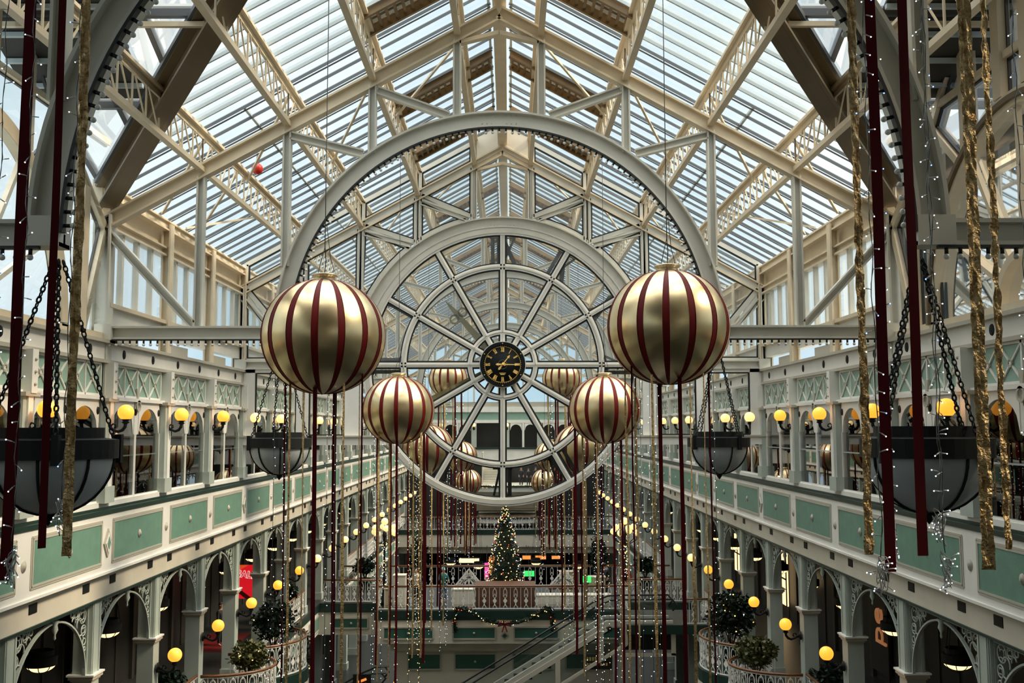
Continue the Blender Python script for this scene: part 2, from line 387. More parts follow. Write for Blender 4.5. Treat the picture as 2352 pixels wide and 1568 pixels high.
# ------------------------------------------------------------------ floors, shop depths
m=MB();m.box((-16,YN,F0-.3),(16,YF+6,F0),floorm);struct(m,'floor','dark ground floor of the hall',cat='floor')
for s in(-1,1):
    x=s*W
    m=MB();m.box((x-s*.1,YN,F1-.12),(s*15,YF,F1),floorm);m.box((x,YN,-10.3),(s*15,YF,F1-.12),cream)
    m.box((x-s*.08,YN,F1-.42),(x,YF,F1-.02),darkg);m.box((x-s*.03,YN,-10.3),(x,YF,F1-.42),white)
    fl=struct(m,'floor','%s first floor gallery walkway with a cream and green edge'%SIDE[s],cat='floor')
    pn=MB();L=1.5;H=.36
    pn.box((-.03,-L,-H),(.02,L,H),panelg)
    for a,b in(((-L,-H),(L,-H)),((L,-H),(L,H)),((L,H),(-L,H)),((-L,H),(-L,-H))): pn.bar((0,a[0],a[1]),(0,b[0],b[1]),.08,.10,lined,up=(1,0,0))
    pme=pn.mesh('edge_panel')
    for y in PY: link('edge_panel',pme,fl,(x-s*.03,y+2,-9.75))
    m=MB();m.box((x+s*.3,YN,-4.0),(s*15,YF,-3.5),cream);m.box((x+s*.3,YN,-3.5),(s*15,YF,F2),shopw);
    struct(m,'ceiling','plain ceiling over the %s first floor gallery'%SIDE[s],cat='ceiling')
    m=MB();m.box((s*15,YN,F0),(s*15.3,YF+6,2.2),shopw);struct(m,'wall_outer_'+SIDE[s],'dark back wall of the shops on the %s'%SIDE[s])
    m=MB();m.box((x+s*.35,YN,1.9),(s*15.3,YF,2.1),outb);struct(m,'ceiling','flat roof over the %s upper shops'%SIDE[s],cat='ceiling')
    # dark shop fronts
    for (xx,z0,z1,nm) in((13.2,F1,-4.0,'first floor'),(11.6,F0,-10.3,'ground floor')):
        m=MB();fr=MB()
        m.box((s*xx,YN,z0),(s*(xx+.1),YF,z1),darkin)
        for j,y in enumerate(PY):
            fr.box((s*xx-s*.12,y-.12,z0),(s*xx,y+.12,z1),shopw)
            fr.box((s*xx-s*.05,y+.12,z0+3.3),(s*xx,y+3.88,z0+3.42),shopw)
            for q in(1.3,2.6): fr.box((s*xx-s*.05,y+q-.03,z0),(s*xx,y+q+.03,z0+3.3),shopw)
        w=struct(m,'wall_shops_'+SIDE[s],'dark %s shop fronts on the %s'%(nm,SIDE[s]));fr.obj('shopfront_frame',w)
    # upper shop back partition with pale fittings
    m=MB();m.box((s*13.6,YN,F2),(s*13.7,YF,1.9),shopw)
    for j,y in enumerate(PY): m.box((s*W+s*.3,y-.06,F2),(s*13.6,y+.06,1.9),shopw) if j%3==0 else None
    struct(m,'wall_upper_shops_'+SIDE[s],'brown back wall of the upper %s shops'%SIDE[s])
m=MB();m.box((-15.3,YN-.3,F0),(15.3,YN,11.4),cream);struct(m,'wall_near','near end wall behind the viewpoint')
# ------------------------------------------------------------------ clerestory between cornice and eaves
for s in(-1,1):
    m=MB();g=MB();x=s*9.6
    yr=[(23.5,YF)]
    for y0,y1 in yr:
        m.box((x-s*.05,y0,2.55),(x+s*.2,y1,2.95),white);m.box((x-s*.2,y0,2.95),(x+s*.2,y1,3.05),steel)
        m.ibar((x,y0,5.02),(x,y1,5.02),.28,.26,steel)
        m.ibar((x-s*.1,y0,5.75),(x-s*.1,y1,5.75),.2,.3,steel)
        m.box((x+s*.1,y0,5.1),(x+s*.35,y1,6.1),steel)
        y=y0+1.0
        while y<y1:
            k=round((y-y0))%4
            if k==0: m.ibar((x-s*.12,y,2.13),(x-s*.12,y,5.8),.3,.26,steel,up=(1,0,0))
            else: m.bar((x,y,3.05),(x,y,4.95),.14,.12,greysteel,up=(1,0,0));m.bar((x+s*.05,y+.12,3.05),(x+s*.05,y+.12,4.95),.05,.05,gasket,up=(1,0,0))
            y+=1.0
        g.box((x+s*.08,y0,3.05),(x+s*.1,y1,4.95),glass)
        for q in range(int((y1-y0)/4)): m.box((x+s*.02,y0+4*q+.3,2.13),(x+s*.1,y0+4*q+2.4,2.45),lined)
    o=struct(m,'wall_clerestory_'+SIDE[s],'glazed strip with cream posts above the %s cornice'%SIDE[s]);g.obj('clerestory_glass',o)
# ------------------------------------------------------------------ roof glazing
def roofpt(x,y): return V((x,y,gl(x)))
def zt(y): return 6.1+.44*(12-abs(y-11.5))
def glaze_main(y0,y1,lab):
    for s in(-1,1):
        b=MB();g=MB();
        n=int(round((y1-y0)/.75))
        for i in range(0 if y0<24 else 1,n+1):
            y=y0+(y1-y0)*i/n
            big=(i%8==0)
            p0=V((s*.25,y,gl(.25)));p1=V((s*9.85,y,gl(9.85)))
            b.bar(p0,p1,.13 if big else .10,.03,barm,up=(0,0,1));b.bar(p0+V((0,-.06,-.05)),p1+V((0,-.06,-.05)),.02,.07,bardk)
            if i%2==0: b.bar(p0+V((0,.12,-.06)),p1+V((0,.12,-.06)),.03,.03,bardk)
        for xx in(.3,3.12,6.3,9.8): b.bar((s*xx,y0,gl(xx)),(s*xx,y1,gl(xx)),.07,.06,barm)
        o=struct(b,'ceiling','%s glazed slope of the roof over the %s'%(SIDE[s],lab),cat='ceiling')
        g.add([(s*.1,y0,gl(.1)+.03),(s*9.9,y0,gl(9.9)+.03),(s*9.9,y1,gl(9.9)+.03),(s*.1,y1,gl(.1)+.03)],[(0,1,2,3)],glass)
        g.obj('infill_pane',o)
TR=[D1+12*k for k in range(0,7)]
for a,b,l in[(23.5,35.5,'bay before the clock window'),(35.5,47.5,'bay just beyond the clock window'),(47.5,59.5,'third bay'),(59.5,71.5,'fourth bay'),(71.5,83.5,'fifth bay'),(83.5,95.5,'last bay')]: glaze_main(a,b,l)
m=MB()
for s in(-1,1): m.prism([(0,-12.5,gl(0)),(s*9.9,-12.5,gl(9.9)),(s*9.9,-12.5,gl(9.9)+.1),(0,-12.5,gl(0)+.1)],(0,12,0),soff)  # unseen roof, kept opaque to darken faces turned toward the camera
struct(m,'ceiling','unseen roof behind the viewpoint, made opaque to shade the near hall',cat='ceiling')
# crossing: main slopes up to the valleys and transept slopes
for s in(-1,1):
    for e in(-1,1):
        b=MB();g=MB()
        # valley from (9.6, 11.5+12e) to (0,11.5)
        def vy(x): return 11.5+e*12*abs(x)/9.6
        n=20
        for i in range(1,n):
            y=11.5+e*12*i/n; xv=9.6*i/n
            b.bar((s*.2 if i>0 else 0,y,gl(.2)),(s*xv,y,gl(xv)),.055,.14,barm) if xv>.3 else None
        o=struct(b,'ceiling','%s triangle of roof at the crossing, %s side'%(SIDE[s],'far' if e>0 else 'near'),cat='ceiling')
        g.add([(0,11.5,gl(0)),(s*9.6,11.5+e*12,gl(9.6)),(0,11.5+e*12,gl(0))],[(0,1,2)],glass if e>0 else soff);g.obj('infill_pane',o)  # near-side sheet is opaque, added to shade the hall from out of view
        b=MB();g=MB()
        for xx in [1.4*i for i in range(1,8)]:
            yv=11.5+e*12*min(xx,9.6)/9.6
            b.bar((s*xx,11.5,zt(11.5)),(s*xx,yv if xx<9.6 else 11.5+e*12,zt(yv if xx<9.6 else 23.5)),.12,.16,bardk)
        for yy in(2.4,4.8,7.2,9.6): 
            xv=9.6*yy/12
            b.bar((s*xv,11.5+e*yy,zt(11.5+e*yy)),(s*9.9,11.5+e*yy,zt(11.5+e*yy)),.14,.2,bardk)
            if yy<9: b.bar((s*xv,11.5+e*yy,zt(11.5+e*yy)-.25),(s*9.9,11.5+e*yy,zt(11.5+e*yy)-.25),.1,.1,steel)
        o=struct(b,'ceiling','%s transept slope of the roof, %s side'%(SIDE[s],'far' if e>0 else 'near'),cat='ceiling')
        g.add([(0,11.5,zt(11.5)+.02),(s*9.9,11.5,zt(11.5)+.02),(s*9.9,11.5+e*12,zt(23.5)+.02),(s*9.6,11.5+e*12,zt(23.5)+.02)],[(0,1,2,3)],glass if e>0 else soff);g.obj('infill_pane',o)  # opaque sheet over the unseen near half, added to cut the daylight
        # dark ribbed soffit beside the gable
        r=MB();xa,xb=7.6,10.2
        def rp(x,y,d=0): return (s*x,11.5+e*y,zt(11.5+y)-.10+d)
        r.add([rp(xa,0),rp(xb,0),rp(xb,9.3),rp(xa,9.3),rp(xa,0,.06),rp(xb,0,.06),rp(xb,9.3,.06),rp(xa,9.3,.06)],[(0,1,2,3),(4,5,6,7),(0,1,5,4),(1,2,6,5),(2,3,7,6),(3,0,4,7)],soff)
        for q in range(14): r.bar(rp(xa,.3+q*.66,-.05),rp(xb,.3+q*.66,-.05),.1,.09,barm)
        tag(r.obj('ribbed_soffit'),'dark ribbed roof lining over the %s %s corner of the crossing'%(SIDE[s],'far' if e>0 else 'near'),'roof lining')
        # valley beam
        v=MB();p0=V((s*9.6,11.5+e*12,5.65));p1=V((0,11.5,11.05))
        v.ibar(p0,p1,.46,.62,valleym,t=.06);v.bar(p0+V((0,0,.34)),p1+V((0,0,.34)),.6,.1,bardk)
        for off in(-.12,.12):
            d=(p1-p0).cross(V((0,0,1))).normalized()*off
            v.bar(p0+d-V((0,0,.3)),p1+d-V((0,0,.3)),.04,.06,valleym)
        tag(v.obj('valley_beam'),'deep brown steel valley beam rising to the %s at the %s side of the crossing'%('left' if s<0 else 'right','far' if e>0 else 'near'),'beam')
# ridge beam and grilles
m=MB();m.ibar((0,YN,10.75),(0,YF,10.75),.34,.5,steel);m.bar((0,YN,11.2),(0,YF,11.2),.25,.3,steel);tag(m.obj('ridge_beam'),'cream ridge beam along the top of the glass roof','beam')
gr=MB();
for i in range(16):
    xx=.35+i*.19;gr.bar((xx,-.5,gl(xx)-.16),(xx,.5,gl(xx)-.16),.07,.05,bronze)
for yy in(-.3,0,.3): gr.bar((.3,yy,gl(.3)-.11),(3.25,yy,gl(3.25)-.11),.03,.03,bronze)
gr.bar((.3,-.5,gl(.3)-.15),(3.25,-.5,gl(3.25)-.15),.1,.2,bronze);gr.bar((.3,.5,gl(.3)-.15),(3.25,.5,gl(3.25)-.15),.1,.2,bronze)
grm=gr.mesh('roof_grille')
gt=MB();gt.add([(.3,-.5,gl(.3)-.04),(3.25,-.5,gl(3.25)-.04),(3.25,.5,gl(3.25)-.04),(.3,.5,gl(.3)-.04),(.3,-.5,gl(.3)-.02),(3.25,-.5,gl(3.25)-.02),(3.25,.5,gl(3.25)-.02),(.3,.5,gl(.3)-.02)],[(0,1,2,3),(4,5,6,7),(0,1,5,4),(1,2,6,5),(2,3,7,6),(3,0,4,7)],glassmat('fogged_glass',(.55,.5,.42),.6));gtm=gt.mesh('frosted_panel')
for i,y in enumerate([22.3,28.6,33.6,38.5,44,50,56,62,68,74,80,86,92]):
    for s in(-1,1):
        t=thing('roof_grille','brown slatted vent strip beside the ridge, %s on the %s slope'%(ordn(i),SIDE[s]),'vent',(0,y,0),0 if s>0 else PI)
        link('slats',grm,t);link('frosted_panel',gtm,t)
# ------------------------------------------------------------------ roof trusses
NX=[1.04,3.12,5.2,7.28]
def zarch(x): return ZT+math.sqrt(max(0,RO*RO-x*x))
def truss(y,lab,glazed=False,det=1,arch_m=greysteel):
    t=thing('roof_truss',lab,'truss',(0,y,0))
    sm=steel
    for s in(-1,1):
        r=MB();r.ibar((s*9.6,0,raf(9.6)),(0,0,raf(0)),.26,.34,sm)
        r.bar((s*1.0,0,raf(1.0)-.2),(0,0,raf(0)-.5),.2,.1,sm)
        r.obj('rafter',t)
        for x in NX:
            p=MB();z0=zarch(x) if x<5.3 else ZT+.16
            p.ibar((s*x,0,z0-.05),(s*x,0,raf(x)-.12),.2,.2,arch_m,up=(1,0,0),t=.04);p.obj('post',t)
        d=MB()
        for a,b in(((3.0,raf(3.12)-.25),(1.25,zarch(1.25)+.05)),((5.1,raf(5.2)-.25),(3.35,zarch(3.35)+.1)),((9.5,raf(9.6)-.25),(7.4,ZT+.2))):
            d=MB();d.ibar((s*a[0],0,a[1]),(s*b[0],0,b[1]),.2,.2,arch_m,t=.04);d.obj('diagonal_brace',t)
        b=MB();b.ibar((s*RI,0,ZT),(s*9.5,0,ZT),.28,.32,arch_m);b.box((s*RI,-.16,ZT-.16),(s*(RI+.45),.16,ZT+.2),arch_m)
        b.obj('tie_beam',t)
        c=MB();c.ibar((s*9.62,0,-1.7),(s*9.62,0,5.2),.34,.42,arch_m,up=(1,0,0));c.box((s*9.3,-.22,ZT-.25),(s*9.7,.22,ZT+.2),arch_m)
        c.box((s*9.35,-.25,.7),(s*9.75,.25,.8),lined);c.box((s*9.38,-.2,-1.7),(s*9.7,.2,.7),white)
        c.obj('column',t)
    a=MB();a.ring((0,0,ZT),RO-.05,RO,0,PI,-.15,.15,arch_m,64);a.ring((0,0,ZT),RI,RI+.05,0,PI,-.15,.15,arch_m,64);a.ring((0,0,ZT),RI+.03,RO-.03,0,PI,-.03,.03,arch_m,64)
    if det:
        for dx in(-.42,-.3,-.18,.18,.3,.42):
            for zz in(RI+.1,RO-.1): a.cyl((dx,-.045,ZT+zz),(dx,-.03,ZT+zz),.02,arch_m,6)
    a.obj('arch',t)
    return t
TL=['arched roof truss nearest the viewpoint, cropped by the frame','wide arched roof truss hung with bulbs between the front baubles','arched roof truss holding the round clock window']+['arched roof truss seen through the glass, %s beyond the clock'%ordn(i) for i in range(5)]
truss(11.5,TL[0]);truss(23.5,TL[1]);truss(35.5,TL[2])
for i in range(5): truss(47.5+12*i,TL[3+i],det=0)
# purlins (lattice girders) from truss to truss
def purlin(x,L,full):
    m=MB();zb=raf(x)+.05;ztop=gl(x)-.12;h=ztop-zb
    m2=MB();m2.bar((0,0,zb),(0,L,zb),.15,.12,steel)
    m3=MB();m3.bar((0,0,ztop),(0,L,ztop),.24,.07,steel);m3.bar((0,0,ztop-.09),(0,L,ztop-.09),.05,.14,steel)
    n=int(L/.72)
    for i in range(n+1):
        y=i*L/n;m.bar((0,y,zb),(0,y,ztop),.035,.035,steel,up=(1,0,0))
        if i<n:
            y2=(i+1)*L/n
            a,b=((y,zb),(y2,ztop)) if (i<n/2) else ((y,ztop),(y2,zb))
            m.bar((0,a[0],a[1]),(0,b[0],b[1]),.03,.03,steel,up=(1,0,0))
    return m2.mesh('bottom_chord'),m3.mesh('top_chord'),m.mesh('lattice')
NXN={1.04:'ridge',3.12:'upper',5.2:'middle',7.28:'lower'}
for x in NX:
    pm=purlin(x,12,1)
    for k,y in enumerate([11.5]+TR[:-1]):
        for s in(-1,1):
            t=thing('lattice_purlin','%s lattice purlin of the %s roof slope, %s bay ahead'%(NXN[x],SIDE[s],ordn(k)),'purlin',(s*x,y,0))
            for nme,me in zip(('bottom_chord','top_chord','lattice'),pm): link(nme,me,t)
            if k==0 and x>6: t.location.z=0
# wind-bracing rods
for k,y in enumerate([23.5,35.5,47.5]):
    for s in(-1,1):
        m=MB()
        for a,b in(((7.28,0),(9.3,3)),((9.3,6),(7.28,3)),((5.2,0),(7.28,4)),((7.28,8),(9.3,5)),((3.12,1),(5.2,6)),((1.04,2),(3.12,5))):
            m.bar((s*a[0],y+a[1],gl(a[0])-.35),(s*b[0],y+b[1],gl(b[0])-.35),.06,.06,steel)
        tag(m.obj('bracing_rods'),'thin diagonal bracing rods under the %s roof slope, %s bay'%(SIDE[s],ordn(k+1)),'bracing')
# ------------------------------------------------------------------ clock window
CY=35.5
def inset(poly,d):
    n=len(poly);A=sum(poly[i][0]*poly[(i+1)%n][1]-poly[(i+1)%n][0]*poly[i][1] for i in range(n))
    if A<0: poly=poly[::-1]
    out=[]
    for i in range(n):
        p0,p1,p2=V(poly[i-1]),V(poly[i]),V(poly[(i+1)%n])
        d1=(p1-p0).normalized();d2=(p2-p1).normalized()
        n1=V((-d1.y,d1.x));n2=V((-d2.y,d2.x));k=1+n1.dot(n2)
        out.append(p1+(n1+n2)*(d/max(k,.3)))
    return out
def outline(m,poly,y,mt,w=.05,t=.05):
    n=len(poly)
    for i in range(n):
        a,b=poly[i],poly[(i+1)%n];m.bar((a[0],y,a[1]),(b[0],y,b[1]),t,w,mt,up=(0,1,0) if False else (-(b[1]-a[1]),0,b[0]-a[0]))
gk=MB();gp=MB();fr=MB()
def arcpts(x0,x1,n=6):
    return [(x0+(x1-x0)*i/n,zarch(x0+(x1-x0)*i/n)) for i in range(n+1)]
for s in(-1,1):
    P=[]
    # between rafter and roof glass
    for a,b in((1.04,3.12),(3.12,5.2),(5.2,7.28),(7.28,9.45)):
        P.append([(s*a,raf(a)+.05),(s*b,raf(b)+.05),(s*b,gl(b)-.15),(s*a,gl(a)-.15)])
    # triangles between rafter, posts and arch
    P.append([(s*1.04,raf(1.04)),(s*3.12,raf(3.12)),(s*1.04,zarch(1.04))])
    P.append([(s*3.12,raf(3.12)),(s*3.12,zarch(3.12))]+[(s*x,z) for x,z in arcpts(3.12,1.2,4)][1:])
    P.append([(s*3.12,raf(3.12)),(s*5.2,raf(5.2)),(s*3.12,zarch(3.2))])
    P.append([(s*5.2,raf(5.2)),(s*5.2,zarch(5.2))]+[(s*x,z) for x,z in arcpts(5.2,3.3,5)][1:])
    P.append([(s*5.2,raf(5.2)),(s*7.28,raf(7.28)),(s*7.28,ZT+.1),(s*5.46,ZT+.1),(s*5.2,zarch(5.2))])
    P.append([(s*7.28,raf(7.28)),(s*9.45,raf(9.45)),(s*7.28,ZT+.25)])
    P.append([(s*9.45,raf(9.45)-.1),(s*9.45,ZT+.1),(s*7.4,ZT+.1)])
    for p in P:
        q=inset(p,.165);outline(gk,q,0,gasket,.05,.08);outline(fr,inset(p,.06),0,greysteel,.16,.12)
    for a,b in((5.75,7.0),(7.5,8.95)):
        q=[(s*a,-.22),(s*b,-.22),(s*b,ZT-.3),(s*a,ZT-.3)];outline(gk,q,0,gasket,.05)
    fr.box((s*9.4,-.08,-.3),(s*8.98,.08,ZT-.1),white);fr.box((s*7.47,-.08,-.3),(s*7.03,.08,ZT-.1),white)
    fr.box((s*5.72,-.08,-.3),(s*5.08,.08,ZT-.1),white);fr.box((s*9.4,-.08,ZT-.28),(s*5.1,.08,ZT-.12),white)
    fr.box((s*9.5,-.2,-.58),(s*4.2,.2,-.28),white);fr.box((s*9.5,-.26,-.30),(s*4.2,.26,-.24),lined)
cw=thing('clock_window','great round glazed screen with twelve spokes carrying the black clock','window',(0,CY,0))
fr.obj('screen_frame',cw);gk.obj('gaskets',cw)
clockglass=hazymat()
gp=MB()
def gpoly(pts): gp.add([(x,.0,z) for x,z in pts],[tuple(range(len(pts)))],clockglass)
gpoly([(-9.5,ZT),(9.5,ZT),(9.5,raf(9.5)),(9.5,gl(9.5)),(0,gl(0)),(-9.5,gl(9.5))])
gp.obj('infill_pane',cw);clockglass=glassc;gp=MB()
gpoly([(5.0*math.cos(PI+PI*i/40),ZT+5.0*math.sin(PI+PI*i/40)) for i in range(41)])
for s in(-1,1): gpoly([(s*5.1,ZT),(s*9.4,ZT),(s*9.4,-.25),(s*4.45,-.25)])
gp.obj('infill_pane',cw)
for nm,r0,r1,w in(('outer_ring',4.78,5.08,.22),('middle_ring',3.50,3.70,.16),('inner_ring',1.11,1.27,.14)):
    m=MB();m.ring((0,0,ZT),r0,r1,0,2*PI,-w/2,w/2,white,96);m.ring((0,0,ZT),r0+.07,r1-.07,0,2*PI,-w/2-.03,w/2+.03,greysteel,96)
    m.ring((0,0,ZT),r0-.05,r1+(.05 if r1<5 else 0),0,2*PI,-.03,.03,gasket,96);m.obj(nm,cw)
for k in range(12):
    a=k*PI/6;c,sn=math.cos(a),math.sin(a);m=MB()
    p0=(.8*c,0,ZT+.8*sn);p1=(5.0*c,0,ZT+5.0*sn);up=(-sn,0,c)
    m.bar(p0,p1,.16,.17,white,up=up);m.bar(p0,(4.82*c,0,ZT+4.82*sn),.05,.30,gasket,up=up);m.bar(p0,p1,.20,.06,greysteel,up=up)
    m.obj('spoke',cw)
m=MB()
for s in(-1,1): m.prism([(0,-.05,ZA),(s*.95,-.05,raf(.95)),(s*.95,-.05,gl(.95)),(0,-.05,gl(0))],(0,.08,0),cream)
m.obj('apex_panel',cw)
# clock
ck=thing('clock','round black clock with gold Roman numerals at the hub of the spoked window','clock',(0,CY-.22,ZT))
m=MB();m.tube([(0,-.02,0),(0,.12,0)],.88,clockf,48);m.ring((0,0,0),.76,.89,0,2*PI,-.07,.02,clockf,56);m.ring((0,0,0),.885,.915,0,2*PI,-.02,.1,white,56);m.obj('case',ck)
m=MB();m.ring((0,0,0),.70,.712,0,2*PI,-.03,-.02,goldpaint,56);m.ring((0,0,0),.17,.18,0,2*PI,-.03,-.02,wirec,30)
for i in range(60):
    a=i*PI/30;m.bar((.725*math.cos(a),-.028,.725*math.sin(a)),(.745*math.cos(a),-.028,.745*math.sin(a)),.01,.012,goldpaint)
for z,w in((-.34,.26),(-.375,.2),(-.40,.16)): m.box((-w/2,-.03,z-.008),(w/2,-.02,z+.008),goldpaint)
for a in range(0,360,60): m.sph((.825*math.cos(math.radians(a+30)),-.075,.825*math.sin(math.radians(a+30))),.02,goldpaint,8,5)
m.obj('dial_marks',ck)
ROM=['XII','I','II','III','IIII','V','VI','VII','VIII','IX','X','XI']
def roman(mb,txt,h,w,th,mt):
    adv={'I':.32*w,'V':.72*w,'X':.74*w};tot=sum(adv[c] for c in txt);x=-tot/2
    def st(a,b,k=1): mb.bar((a[0],0,a[1]),(b[0],0,b[1]),.014,th*k,mt,up=(-(b[1]-a[1]),0,b[0]-a[0]))
    for c in txt:
        a=adv[c];x0=x+.05*w;x1=x+a-.05*w;xm=(x0+x1)/2
        if c=='I': st((xm,-h/2),(xm,h/2))
        if c=='V': st((x0,h/2),(xm,-h/2),1.2);st((x1,h/2),(xm,-h/2),.6)
        if c=='X': st((x0,h/2),(x1,-h/2),1.2);st((x1,h/2),(x0,-h/2),.6)
        x+=a
    for z in(-h/2,h/2): mb.bar((-tot/2,0,z),(tot/2,0,z),.014,th*.35,mt,up=(0,0,1))
for k in range(12):
    a=k*PI/6;m=MB();roman(m,ROM[k],.17,.10,.024,goldpaint)
    o=m.obj('numeral',ck);o.location=(.585*math.sin(a),-.03,.585*math.cos(a));o.rotation_euler=(0,a if k in(0,) or True else a,0)
def hand(nm,ang,L,par,mt,sc=1,y=-.06):
    m=MB();m.prism([(-.02*sc,0,-.0),(.02*sc,0,0),(.014*sc,0,L*.7),(-.014*sc,0,L*.7)],(0,.015,0),mt)
    m.prism([(-.045*sc,0,L*.74),(0,0,L*.68),(.045*sc,0,L*.74),(.03*sc,0,L*.86),(0,0,L),(-.03*sc,0,L*.86)],(0,.015,0),mt)
    m.prism([(-.018*sc,0,0),(.018*sc,0,0),(.04*sc,0,-.2*sc),(0,0,-.25*sc),(-.04*sc,0,-.2*sc)],(0,.015,0),mt)
    m.ring((0,.0,L*.12),.03*sc,.05*sc,0,2*PI,0,.015,mt,12);m.tube([(0,-.01,0),(0,.03,0)],.04*sc,mt,14)
    o=m.obj(nm,par);o.location=(0,y,0);o.rotation_euler=(0,ang,0);return o
hand('hour_hand',math.radians(38),.47,ck,goldpaint,1.1);hand('minute_hand',math.radians(91),.66,ck,goldpaint,1.1,-.08)
ck.scale=(.92,1,.92)
# the larger clock facing the far side, seen through the glass from behind
olive=mat('tarnished_gold',(.24,.20,.08),.5,metal=.2)
rc=thing('rear_clock','larger clock on the far face of the screen seen in reverse through the glass','clock',(0,CY+.38,ZT))
m=MB();m.tube([(0,0,0),(0,.15,0)],.75,gasket,40);m.obj('hub',rc)
for k in range(12):
    a=k*PI/6;m=MB();t=ROM[(12-k)%12][::-1];roman(m,t,.98,.70,.14,gasket)
    o=m.obj('numeral',rc);o.location=(4.26*math.sin(a),.0,4.26*math.cos(a));o.rotation_euler=(0,a,0)
def rear_hand(nm,ang,L):
    m=MB();m.prism([(-.17,0,.3),(.17,0,.3),(.09,0,L*.72),(-.09,0,L*.72)],(0,.05,0),olive)
    for q in(-1,1): m.ring((q*.2,0,L*.76),.12,.19,0,2*PI,0,.05,olive,20)
    m.prism([(-.14,0,L*.72),(.14,0,L*.72),(.05,0,L*.92),(0,0,L),(-.05,0,L*.92)],(0,.05,0),olive)
    o=m.obj(nm,rc);o.location=(0,.05,0);o.rotation_euler=(0,ang,0)
rear_hand('hour_hand',math.radians(-41.5),3.25);rear_hand('minute_hand',math.radians(-115),4.3)
# ------------------------------------------------------------------ gable screens of the transept (side fan windows)
for s in(-1,1):
    for e,yc in((1,17.5),(-1,5.5)):
        t=thing('fan_window','%s side wall screen with a half-round spoked window, %s of the nearest truss'%(SIDE[s],'beyond' if e>0 else 'this side'),'window',(s*9.6,0,0))
        m=MB();m.ring((0,yc,2.25),3.65,3.95,0,PI,-.12,.12,steel,48,'x');m.ring((0,yc,2.25),3.75,3.85,0,PI,-.2,-.1,valleym,48,'x')
        m.ring((0,yc,2.25),.85,1.0,0,PI,-.1,.1,steel,24,'x')
        for k in range(1,12):
            a=k*PI/12;q=2.25
            if k%2==0: m.bar((0,yc+.98*math.cos(a),q+.98*math.sin(a)),(0,yc+3.68*math.cos(a),q+3.68*math.sin(a)),.10,.10,steel,up=(1,0,0))
        m.obj('spoked_fan',t)
        m=MB()
        def b2(a,b,w=.16): m.bar((0,a[0],a[1]),(0,b[0],b[1]),w,w*.8,steel,up=(1,0,0));m.bar((s*.06,a[0],a[1]),(s*.06,b[0],b[1]),w+.07,.06,gasket,up=(1,0,0))
        for q in(-1,1):
            Y=lambda d: yc+q*d
            b2((Y(3.65),2.2),(Y(3.65),6.6));b2((Y(2.1),5.7),(Y(2.1),8.3));b2((Y(.5),6.2),(Y(.5),9.8),.3)
            b2((Y(3.6),6.6),(Y(2.3),5.45));b2((Y(3.6),6.6),(Y(.4),10.1));
            if q==e: pass
            b2((Y(4.7),2.2),(Y(4.7),5.6),.3);b2((Y(5.9),4.85),(Y(4.85),2.3),.2);b2((Y(5.9),4.85),(Y(3.65),6.6),.2)
        b2((yc-3.0,8.35),(yc+3.2,8.35),.3)
        b2((yc-6,7.0),(yc+6,7.0),.14)
        m.obj('lattice_frame',t)
        g=MB();zz=lambda y: zt(y)
        g.add([(.1,yc-5.9,2.2),(.1,yc+5.9,2.2),(.1,yc+5.9,zz(yc+5.9)),(.1,yc-5.9,zz(yc-5.9))],[(0,1,2,3)],glassc);g.obj('infill_pane',t)
        b=MB();b.box((-s*.12,yc-5.8,2.13),(s*.15,yc+5.8,2.3),steel);b.obj('sill',t)
outteal=mat('teal_curtain_wall',(.03,.10,.13),.25,var=.5,vscale=.5)
# buildings outside, seen through the glass
for s,y,x,h,w in((-1,30,24,4.6,14),(-1,52,26,3.2,16),(-1,12,26,4.4,12),(1,44,22,13.5,26),(1,72,26,3.5,18),(1,24,22,9,10)):
    om=outteal if s>0 and y<50 else outb
    m=MB();m.box((s*x,y-w/2,F0),(s*(x+8),y+w/2,h),om);m.box((s*(x-.3),y-w/2,h-.5),(s*x,y+w/2,h),om)
    for q in range(int(w/2.4)): m.box((s*(x-.05),y-w/2+.8+q*2.4,h-3),(s*(x+.1),y-w/2+1.8+q*2.4,h-1.2),barm)
    m.prism([(s*x,y-w/2,h),(s*(x+8),y-w/2,h),(s*(x+4),y-w/2,h+1.2)],(0,w,0),barm)
    tag(m.obj('building'),'plain building outside the %s clerestory glass, the %s one'%(SIDE[s],{30:'middle',44:'tall teal',52:'farthest',72:'farthest',12:'nearest',24:'nearest'}[y]),'building')
# ------------------------------------------------------------------ festoon bulbs on arches and tie beams
sk=MB();sk.cyl((0,0,0),(0,0,-.07),.022,gasket,8);skm=sk.mesh('socket')
bl=MB();bl.cyl((0,0,.005),(0,0,-.075),.024,gasket,8);bl.sph((0,0,-.105),.036,bulbm,10,7);blm=bl.mesh('bulb')
def festoon(y,lab,n):
    t=thing('festoon_lights',lab,'string lights',(0,y,ZT))
    c=MB();c.ring((0,-.12,0),RI-.045,RI-.005,0,PI,-.05,.05,gasket,64);c.obj('cable_strip',t)
    for i in range(n):
        a=PI*(i+.5)/n;r=RI-.045
        o=link('bulb',blm,t,(r*math.cos(a),-.12,r*math.sin(a)));o.rotation_euler=(0,PI/2-a,0)
    return t
def tie_lights(y,s,lab):
    t=thing('festoon_lights',lab,'string lights',(s*5.3,y,ZT-.16))
    c=MB();c.box((0,-.15,-.035),(s*4.1,-.08,0),gasket);c.obj('cable_strip',t)
    for i in range(25): link('bulb',blm,t,(s*(.1+i*.165),-.12,-.03))
festoon(11.5,'string of milky bulbs lining the nearest arch',95);festoon(23.5,'string of bulbs lining the full arch above the front baubles',95)
for y,l in((11.5,'nearest'),(23.5,'second')):
    for s in(-1,1): tie_lights(y,s,'row of bulbs hanging under the %s tie beam on the %s'%(l,SIDE[s]))
